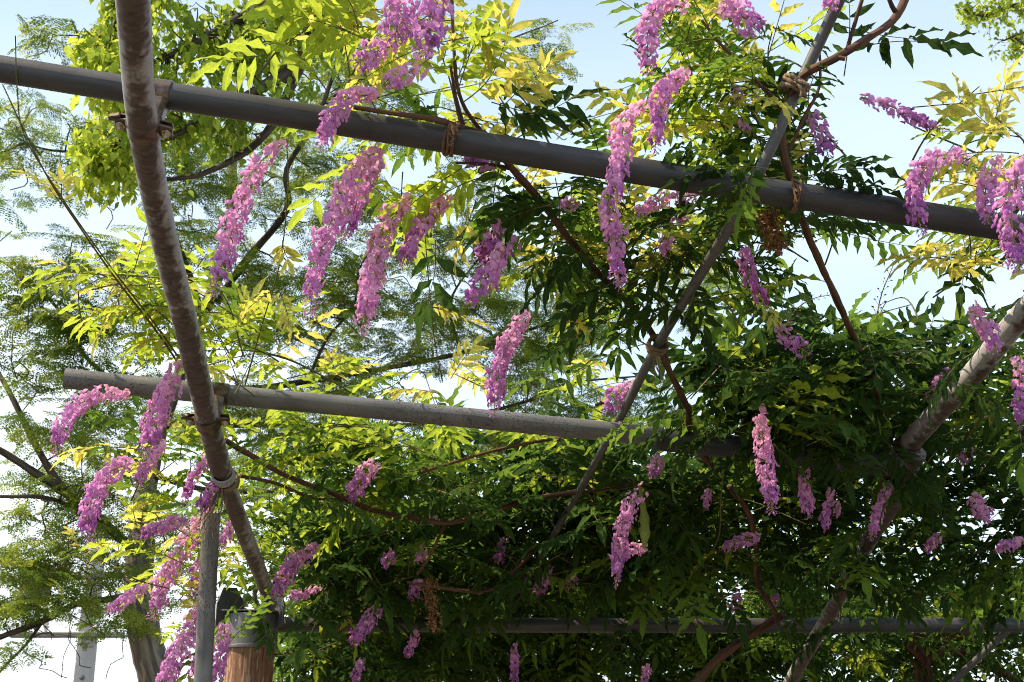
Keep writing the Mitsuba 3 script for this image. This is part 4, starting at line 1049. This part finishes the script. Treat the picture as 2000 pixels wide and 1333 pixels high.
dry_bunch(1505, 415, 3.0, 90, .09, 'rust brown withered flower bunch under the upper pipe by the thin pole', (.1, 0, -1), 5)
dry_bunch(838, 1130, 4.5, 90, .17, 'ochre withered flower stalk hanging above the far beam pipe', (.12, 0, -1), 7)
pod_p = smooth_path([at(1248, 945, 4.1), at(1255, 985, 4.1), at(1260, 1030, 4.1), at(1258, 1072, 4.1)], .01)
u_ = np.linspace(0, 1, len(pod_p))
v_, f_, _ = tube(pod_p, .0035 + .0125 * np.sin(np.pi * np.clip(u_ * 1.02, 0, 1) ** 1.9) ** .8 * (1 + .18 * np.sin(u_ * 26)), 12, True)
put('seed_pod', (pod_p[np.minimum(np.arange(len(v_)) // 13, len(pod_p) - 1)] + (v_ - pod_p[np.minimum(np.arange(len(v_)) // 13, len(pod_p) - 1)]) * np.array([1, .55, 1]), f_), 'pod')
labels['seed_pod'] = {'label': 'swollen green seed pod hanging among dark leaves by the faded flower tuft', 'category': 'seed pod'}
bee = thing('bee', 'dark bee hovering at the flower cluster above the rust-spotted pipe', 'bee')
bc = at(1172, 788, 3.78)
for nm, off, r in (('abdomen', (-.008, 0, -.003), (.008, .006, .006)), ('thorax', (.002, 0, .001), (.006, .006, .006)), ('head', (.009, 0, 0), (.0035, .0045, .004))):
    s_ = trimesh.creation.icosphere(2); put(f'{bee}__{nm}', (s_.vertices * np.array(r) + bc + np.array(off), s_.faces), 'bee')
for s in (-1, 1):
    w_ = np.array([[0, 0, 0], [.003, s * .006, .005], [-.003, s * .013, .008], [-.008, s * .010, .006], [-.006, s * .004, .003], [-.003, s * .007, .0075]])
    put(f'{bee}__wing', (w_ + bc + np.array([.001, 0, .005]), np.array([[0, 1, 5], [1, 2, 5], [2, 3, 5], [3, 4, 5], [4, 0, 5]])), 'bee_wing')


# ---------------------------------------------------------------- trees behind
class Skeleton:
    """Limbs given by hand; branchlets then reach out from them to the sprays of the crown."""
    def __init__(self):
        self.p, self.r = [], []

    def limb(self, p, r):
        self.p.extend(p); self.r.extend(r)

    def reach(self, c, rng, rmax=.03, rmin=.005, sag=.06):
        P = np.array(self.p); R = np.array(self.r)
        d = np.linalg.norm(P - c, axis=1) + (R < .006) * .15
        i = int(np.argmin(d)); a = P[i]; L = np.linalg.norm(c - a)
        m1 = a + (c - a) * .35 + rng.normal(size=3) * L * .12 + np.array([0, 0, L * .05])
        m2 = a + (c - a) * .7 + rng.normal(size=3) * L * .10 - np.array([0, 0, L * sag])
        p = smooth_path([a, m1, m2, c], .07)
        r0 = min(R[i] * .7, rmax, .004 + .012 * L)
        r = np.linspace(max(r0, rmin), rmin, len(p))
        self.limb(list(p[2:]), list(r[2:]))
        return tube(p, r, 5, False)[:2]


def frond_mesh(seed):
    """Twice-pinnate leaf of unit length along +y: pairs of side ribs set with tiny leaflets."""
    rng = np.random.default_rng(seed)
    v, f = [], []

    def dia(q, d, n, l, w):
        o = len(v); x = np.cross(d, n)
        v.extend([q, q + d * l * .5 + x * w, q + d * l, q + d * l * .5 - x * w])
        f.extend([[o, o + 1, o + 2], [o, o + 2, o + 3]])
    up = np.array([0, 0, 1.0])
    for i in range(7):
        u = .18 + .82 * i / 6
        q = np.array([0, u, -.22 * u * u])
        for s in (-1, 1):
            al = math.radians(60 - 25 * u + rng.normal() * 6)
            d = unit([s * math.sin(al), math.cos(al), -.25 - rng.random() * .3])
            L = (.42 - .30 * abs(u - .5)) * rng.uniform(.85, 1.1)
            n = unit(np.cross(np.cross(d, up), d))
            sd = np.cross(d, n)
            dia(q, d, n, L, .006)
            for j in range(6):
                w = (j + 1) / 6
                qq = q + d * L * w + np.array([0, 0, -.10 * w * w * L])
                for g in (-1, 1):
                    dd = unit(d * .35 + g * sd + rng.normal(size=3) * .18 + np.array([0, 0, -.15]))
                    dia(qq, dd, unit(n + rng.normal(size=3) * .4), .105 * (1 - .35 * w) * rng.uniform(.8, 1.15), .026)
    dia(np.zeros(3), np.array([0, .97, -.22]), up, 1, .007)
    return np.array(v), np.array(f)


def place(meshes, items):
    """items: (variant, base, direction, up, size) -> one mesh."""
    out = []
    for var, q, d, up, sz in items:
        y = unit(d); x = unit(np.cross(y, up)); z = np.cross(x, y)
        v, f = meshes[var]
        out.append((v @ (np.stack([x, y, z]) * sz) + q, f))
    return join(out)


FRONDS = [frond_mesh(s) for s in range(4)]
TREE = thing('feathery_tree', 'tall feathery tree with grey forking trunk and fine pinnate leaves behind the trellis', 'tree')
sk = Skeleton()
LIMBS = [
    ([(325, 1400, 11), (308, 1333, 11), (285, 1250, 11), (272, 1160, 11.1), (275, 1060, 11.2), (288, 960, 11.4)], (.155, .11), 'trunk'),
    ([(288, 960, 11.4), (310, 850, 11.6), (345, 750, 11.8), (395, 620, 12), (425, 540, 12), (450, 440, 12.2), (455, 300, 12.4), (470, 130, 12.6), (480, -20, 12.8)], (.10, .035), 'branch'),
    ([(395, 620, 12), (370, 540, 11.6), (330, 430, 11.4), (300, 320, 11.2), (190, 150, 11), (140, 40, 11)], (.05, .012), 'branch'),
    ([(425, 590, 12), (480, 510, 11.8), (560, 410, 11.6), (560, 330, 11.5), (620, 230, 11.5), (680, 60, 11.5), (720, -30, 11.5)], (.05, .015), 'branch'),
    ([(272, 1085, 11.1), (200, 1020, 10.8), (130, 965, 10.6), (70, 925, 10.4), (0, 880, 10.3), (-60, 850, 10.2)], (.062, .036), 'branch'),
    ([(130, 965, 10.6), (95, 915, 10.6), (65, 860, 10.7), (20, 770, 10.8), (-20, 700, 11)], (.042, .028), 'branch'),
    ([(270, 1160, 11.1), (205, 1172, 10.8), (150, 1180, 10.5), (80, 1215, 10.2), (0, 1245, 10), (-60, 1270, 9.9)], (.04, .028), 'branch'),
    ([(90, 1205, 10.2), (50, 1260, 10), (10, 1300, 9.9), (-20, 1340, 9.8)], (.02, .012), 'branch'),
    ([(345, 750, 11.8), (480, 760, 11.8), (600, 745, 11.8), (750, 720, 11.9), (900, 690, 12), (1000, 655, 12.1), (1090, 625, 12.2), (1250, 560, 12.4)], (.045, .012), 'branch'),
    ([(330, 790, 11.7), (250, 760, 11.4), (170, 700, 11.2), (110, 600, 11), (30, 530, 10.8), (-30, 490, 10.7)], (.035, .010), 'branch'),
    ([(320, 830, 11.6), (550, 830, 11.8), (800, 830, 12), (1010, 790, 12.2), (1110, 750, 12.3), (1250, 735, 12.5)], (.04, .012), 'branch'),
    ([(300, 930, 11.4), (430, 960, 11.6), (620, 950, 12), (750, 900, 12.2)], (.035, .012), 'branch'),
    ([(455, 300, 12.4), (560, 240, 12.2), (700, 160, 12), (850, 60, 12), (940, 90, 12), (1040, 60, 11.8), (1090, 40, 11.8)], (.03, .008), 'branch'),
    ([(300, 320, 11.2), (180, 300, 11), (80, 290, 10.8), (0, 250, 10.7)], (.025, .008), 'branch'),
    ([(600, 745, 11.8), (640, 660, 11.8), (690, 600, 11.8), (705, 520, 11.8), (770, 430, 11.9)], (.022, .008), 'branch'),
    ([(900, 690, 12), (880, 590, 12), (940, 500, 12.1), (1000, 430, 12.2)], (.02, .008), 'branch'),
    ([(200, 1020, 10.8), (100, 975, 10.4), (0, 970, 10.2)], (.03, .02), 'branch'),
]
tr = []
for pts, r, nm in LIMBS:
    p = smooth_path([at(*q) for q in pts], .08)
    if nm == 'trunk':
        q0 = p[0].copy(); p = np.vstack([[[q0[0] + .05, q0[1], -0.2]], [[q0[0] + .02, q0[1], q0[2] * .5]], p])
    if nm == 'branch': r = (r[0] * .78, r[1] * .7)
    rr = np.linspace(r[0], r[1], len(p)); w_ = meshkit.noise(np.arange(len(p))[:, None] * .35 + np.zeros((1, 3)), len(tr)) - .5
    sk.limb(list(p), list(rr)); tr.append(1)
    v, f, uv = tube(p, rr * (1 + .25 * w_), 14 if r[0] > .03 else 8, False, .12, len(tr))
    put(f'{TREE}__{nm}', (v, f), 'bark' if r[0] > .06 else 'dark_bark', True, None, None, uv)
rng = np.random.default_rng(404)
# crown: (pixel centre, depth, half sizes in metres across / away / up, number of sprays, fronds per spray)
BLOBS = [((60, 300), 10.6, .55, .7, .5, 16), ((60, 560), 10.5, .55, .7, .55, 26), ((230, 560), 10.9, .6, .8, .7, 30), ((150, 780), 10.7, .8, .8, .5, 30),
         ((420, 380), 11.6, .6, .8, .7, 30), ((560, 560), 11.8, .7, .8, .7, 36), ((640, 330), 11.7, .7, .8, .6, 30), ((760, 560), 12, .7, .8, .6, 32),
         ((700, 760), 12, .9, .8, .6, 36), ((930, 600), 12.2, .7, .8, .6, 32), ((1000, 780), 12.3, .8, .8, .5, 28), ((1150, 640), 12.4, .7, .8, .6, 26),
         ((480, 830), 11.8, .8, .8, .5, 30), ((120, 960), 10.4, .7, .6, .4, 20), ((95, 1120), 10.3, .6, .6, .4, 30), ((60, 1250), 10.2, .5, .6, .3, 4), ((230, 1160), 10.8, .3, .5, .3, 6), ((320, 1060), 11.2, .5, .6, .5, 14),
         ((150, 80), 11, .5, .6, .35, 9), ((1065, 60), 11.8, .22, .2, .15, 5), ((900, 420), 12, .8, .6, .5, 26), ((800, 150), 12, .6, .6, .5, 12), ((1330, 560), 12.6, .6, .6, .5, 10),
         ((640, 120), 12.2, .6, .7, .5, 18), ((560, 980), 12, .9, .7, .5, 18), ((280, 250), 11.3, .6, .7, .5, 16), ((1250, 800), 12.6, .7, .6, .4, 14), ((1070, 870), 12.6, .9, .6, .4, 14)]
centres = []
for (bx, by), bd, rx, ry, rz, n in BLOBS:
    c = at(bx, by, bd)
    for _ in range(round(n * .66)):
        q = rng.normal(size=3); q *= rng.random() ** .4 / np.linalg.norm(q)
        centres.append(c + q * np.array([rx, ry, rz]))
root = at(288, 960, 11.4)
centres.sort(key=lambda c: np.linalg.norm(c - root))
twigs, items = [], {'frond': [], 'frond_light': []}
for c in centres:
    twigs.append(sk.reach(c, rng))
    az = rng.random() * 6.28
    for j in range(int(rng.integers(5, 9))):
        a = az + j * 1.1 + rng.normal() * .3
        d = unit([math.cos(a), math.sin(a), rng.uniform(-.5, .35)])
        q = c + rng.normal(size=3) * .07
        items['frond_light' if rng.random() < .35 else 'frond'].append((int(rng.integers(4)), q, d, unit(np.array([0, 0, 1]) + rng.normal(size=3) * .45), rng.uniform(.22, .34)))
for _ in range(70):
    twigs.append(sk.reach(at(rng.uniform(-20, 300), rng.uniform(1000, 1330), rng.uniform(9.8, 11)), rng, .02, .004))
for _ in range(60):
    twigs.append(sk.reach(at(rng.uniform(0, 1200), rng.uniform(250, 900), rng.uniform(11, 12.4)), rng, .02, .005))
put(TREE + '__twigs', join(twigs), 'dark_bark', True, kind='stuff')
for j, (mname, it) in enumerate(items.items()):
    scene[f'{TREE}__crown__{j + 1:03d}'] = shape(place(FRONDS, it), mname, smooth=False)
labels[TREE + '__crown'] = {'kind': 'stuff'}


# the broad-leaved tree
def drip_leaf(seed):
    rng = np.random.default_rng(seed)
    ts = np.array([.12, .4, .7]); hw = np.array([.25, .36, .16])
    fold, curl = rng.uniform(.1, .4), rng.uniform(-.1, .35)
    v = [[0, 0, 0]]
    for t, h in zip(ts, hw):
        for s in (-1, 0, 1):
            v.append([s * h, t, abs(s) * h * fold - curl * t * t + .03 * math.sin(9 * t + s)])
    v.append([0, 1.05, -curl])
    f = [[0, 2, 1], [0, 3, 2]]
    for i in range(2):
        q = 1 + 3 * i
        f += [[q, q + 1, q + 4], [q, q + 4, q + 3], [q + 1, q + 2, q + 5], [q + 1, q + 5, q + 4]]
    f += [[7, 8, 10], [8, 9, 10]]
    return np.array(v), np.array(f)


DRIP = [drip_leaf(s) for s in range(5)]
DPLY = {(i, c): shape(m, c, smooth=True) for i, m in enumerate(DRIP) for c in ('broad_yellow', 'broad_green')}


def broad_tree(base_name, label, limbs, blobs, leaf, per, seed, own, hang=.9):
    K = thing(base_name, label, 'tree')
    rng = np.random.default_rng(seed)
    sk = Skeleton()
    for pts, r, nm in limbs:
        p = smooth_path([at(*q) for q in pts], .08)
        if nm == 'trunk':
            p = np.vstack([[[p[0][0], p[0][1], -.2]], [[p[0][0], p[0][1], p[0][2] * .5]], p])
        rr = np.linspace(r[0], r[1], len(p)); sk.limb(list(p), list(rr))
        v, f, uv = tube(p, rr, 10, False, .15, len(p))
        put(f'{K}__{nm}', (v, f), 'dark_bark', True, None, None, uv)
    tw, lv = [], []
    cs = []
    for (bx, by), bd, rx, ry, rz, n, wy in blobs:
        c = at(bx, by, bd)
        for _ in range(n):
            q = rng.normal(size=3); q *= rng.random() ** .4 / np.linalg.norm(q)
            cs.append((c + q * np.array([rx, ry, rz]), wy))
    P0 = np.array(sk.p)
    cs.sort(key=lambda c: np.min(np.linalg.norm(P0 - c[0], axis=1)))
    for c, wy in cs:
        t = sk.reach(c, rng, .015, .002); tw.append(t)
        tail = c + np.array([rng.normal() * .06, rng.normal() * .06, -rng.uniform(.08, .22) * hang])
        tw.append(tube(smooth_path([c, (c + tail) / 2 + rng.normal(size=3) * .02, tail], .04), .002, 4, False)[:2])
        for _ in range(per):
            u = rng.random(); q = c + (tail - c) * u + rng.normal(size=3) * .035
            o = rng.normal(size=3); d = unit(o * .55 + np.array([0, 0, -hang]))
            up = unit(o + np.array([0, 0, .5]) + rng.normal(size=3) * .3)
            y = unit(d); x = unit(np.cross(y, up)); z = np.cross(x, y); sz = leaf * rng.uniform(.7, 1.2)
            m = np.eye(4); m[:3, 0] = x * sz; m[:3, 1] = y * sz; m[:3, 2] = z * sz; m[:3, 3] = q
            lv.append((int(rng.integers(5)), 'broad_yellow' if rng.random() < wy else 'broad_green', m))
    put(K + '__twigs', join(tw), 'dark_bark', True, kind='stuff')
    pr = project(np.array([m[:3, 3] for _, _, m in lv]))
    ok = (pr[:, 0] > 0) & (pr[:, 0] < 2000) & (pr[:, 1] > 0) & (pr[:, 1] < 1333)
    order = np.argsort(pr[:, 2] + 100 * ~ok)
    heap = {}
    for rank, i in enumerate(order):
        var, c, m = lv[i]
        if rank < own and ok[i]:
            scene[key(K + '__leaf')] = {**DPLY[var, c], 'to_world': T(m)}
        else:
            v, f = DRIP[var]; heap.setdefault(c, []).append((v @ m[:3, :3].T + m[:3, 3], f))
    for j, (c, ms) in enumerate(sorted(heap.items())):
        scene[f'{K}__crown__{j + 1:03d}'] = shape(join(ms), c, smooth=True)
    labels[K + '__crown'] = {'kind': 'stuff'}


broad_tree('broad_leaved_tree', 'broad-leaved tree with drooping yellow-green leaves and dark limbs behind the mottled rafter',
           [([(560, -700, 8.6), (600, -300, 8.5), (640, -40, 8.4), (600, 100, 8.3), (540, 160, 8.2)], (.12, .05), 'branch'),
            ([(640, -40, 8.4), (500, 20, 8.3), (400, 75, 8.1), (330, 110, 8)], (.05, .02), 'branch'),
            ([(560, 140, 8.25), (480, 190, 8.1), (400, 230, 8), (330, 270, 7.9), (240, 290, 7.8)], (.04, .012), 'branch'),
            ([(600, 100, 8.3), (520, 260, 8.2), (420, 330, 8.1), (330, 350, 8), (260, 330, 7.9)], (.035, .010), 'branch'),
            ([(640, -40, 8.4), (420, -80, 8), (280, -40, 7.9), (220, 60, 7.8)], (.05, .015), 'branch'),
            ([(560, -700, 8.6), (620, -1100, 9), (700, -1500, 9.5)], (.15, .12), 'branch')],
           [((230, 110), 7.8, .22, .3, .36, 100, .8), ((215, 300), 7.8, .2, .3, .2, 62, .8), ((300, 210), 7.9, .2, .3, .34, 50, .6), ((420, 80), 8.2, .34, .4, .28, 58, .25), ((520, 50), 8.3, .34, .4, .28, 44, .2),
            ((420, 220), 8.1, .3, .4, .2, 36, .2), ((270, -40), 7.9, .3, .3, .2, 40, .6), ((600, 30), 8.4, .3, .4, .22, 36, .1), ((560, 190), 8.3, .28, .3, .15, 18, .1)],
           .068, 11, 606, 300)
broad_tree('tall_tree', 'pale green small-leaved tree reaching in at the upper sky corner',
           [([(2400, 1300, 13), (2380, 700, 13), (2330, 200, 12.8), (2250, 20, 12.6)], (.2, .12), 'trunk'), ([(2250, 20, 12.6), (2100, 0, 12.3), (1990, 10, 12), (1930, 30, 11.9), (1890, 25, 11.8)], (.06, .01), 'branch'),
            ([(2250, 20, 12.6), (2080, 60, 12.2), (2000, 65, 12), (1960, 80, 12)], (.04, .008), 'branch'), ([(2100, 0, 12.3), (2000, -40, 12), (1900, -20, 11.8)], (.04, .008), 'branch')],
           [((1950, 15), 11.9, .3, .3, .14, 34, .55), ((1985, 75), 12, .16, .2, .12, 16, .6), ((1890, 15), 11.8, .1, .15, .1, 8, .5), ((2080, 40), 12.2, .3, .3, .3, 20, .5)],
           .055, 12, 707, 0, .5)

# shrubs past the far side of the trellis
rng = np.random.default_rng(909)
SHRUBS = [(620, 1215, 12.5, 1.1, .75, 'dark evergreen shrub behind the log post'), (900, 1225, 12.0, 1.2, .75, 'dark evergreen shrub behind the dim flower cluster under the far beam'),
          (1230, 1215, 12.8, 1.2, .85, 'evergreen shrub behind the middle of the far beam pipe'), (1560, 1290, 12.2, 1.2, .7, 'evergreen shrub behind the lower end of the jointed rafter'),
          (1900, 1310, 12.6, 1.3, .65, 'evergreen shrub behind the old vine trunk')]
for px, py, d, rx, rz, lb in SHRUBS:
    K = thing('evergreen_shrub', lb, 'shrub', 'evergreen shrubs past the trellis')
    c = at(px, py, d); c0 = np.array([c[0], c[1], 0])
    st, heap = [], {'hedge_leaf': [], 'hedge_light': []}
    top = c[2] + rz
    for _ in range(9):
        e = c0 + np.array([rng.normal() * rx * .45, rng.normal() * .4, top * rng.uniform(.6, .9)])
        st.append(tube(smooth_path([c0 + rng.normal(size=3) * .08 * np.array([1, 1, 0]), (c0 + e) / 2 + rng.normal(size=3) * .1, e], .15), .022, 6, False)[:2])
    put(K + '__stems', join(st), 'dark_bark', True, kind='stuff')
    for _ in range(3200):
        q = rng.normal(size=3); q *= rng.random() ** .33 / np.linalg.norm(q)
        zc = top * .55
        p = np.array([c[0], c[1], zc]) + q * np.array([rx, .8, top * .48])
        if rng.random() < .3 * (meshkit.noise(p * 2.2) < .45) + .35 * (px > 1450): continue
        o = rng.normal(size=3)
        y = unit(o + np.array([0, 0, -.3])); x = unit(np.cross(y, rng.normal(size=3) + np.array([0, 0, 1.])))
        z = np.cross(x, y); sz = rng.uniform(.07, .13)
        v, f = DRIP[int(rng.integers(5))]
        heap['hedge_light' if rng.random() < .22 else 'hedge_leaf'].append((v @ (np.stack([x, y, z]) * sz) + p, f))
    for j, (cname, ms) in enumerate(heap.items()):
        scene[f'{K}__crown__{j + 1:03d}'] = shape(join(ms), cname, smooth=True)
    labels[K + '__crown'] = {'kind': 'stuff'}

# ---------------------------------------------------------------- utility pole
UP = thing('utility_pole', 'pale concrete utility pole with cross arms seen through the feathery tree', 'utility pole')
pb, pt = at(163, 1333, 19), at(190, 1010, 19)
base = np.array([pb[0], pb[1], -.3]); topz = pt[2]
put_tube(UP + '__shaft', [base, [base[0], base[1], topz]], [.165, .135], 'concrete', 24, 1.0)
for py_, ln, xo in ((1240, 1.7, -.25), (1118, 1.9, -.1)):
    c = np.array([base[0] + xo, base[1] - .19, at(163, py_, 19)[2]])
    ck = put(UP + '__cross_arm', rounded_plate(c, RGT, np.array([0, 1., 0]), np.array([0, 0, 1.]), ln, .09, .09), 'pole_steel', 20)
    for ox in (-.7, -.35, .45, .75):
        q = c + np.array([ox * ln / 1.8, 0, .046])
        pf = np.array([[.0, 0], [.03, 0], [.03, .05], [.055, .06], [.055, .08], [.032, .09], [.05, .11], [.05, .13], [.02, .17], [0, .17]])
        s_ = trimesh.creation.revolve(pf, sections=14); s_.apply_translation(q)
        put(ck + '__insulator', tm(s_), 'porcelain', 35)
tq = at(70, 1140, 18.9)
s_ = trimesh.creation.revolve(np.array([[0, -.3], [.2, -.3], [.22, -.27], [.22, .25], [.2, .28], [.1, .31], [0, .31]]), sections=24); s_.apply_translation(tq)
put(UP + '__transformer', tm(s_), 'pole_steel', 35)
put(UP + '__bracket', rounded_plate(tq + np.array([.45, .02, .1]), RGT, np.array([0, 1., 0]), np.array([0, 0, 1.]), .75, .07, .08), 'pole_steel', 20)
for zz in (1262, 1325):
    put(UP + '__step_bolt', hexbolt(np.array([base[0] + .02, base[1] - .155, at(163, zz, 19)[2]]), [0, -1, 0], .03, .05), 'pole_steel', 30)
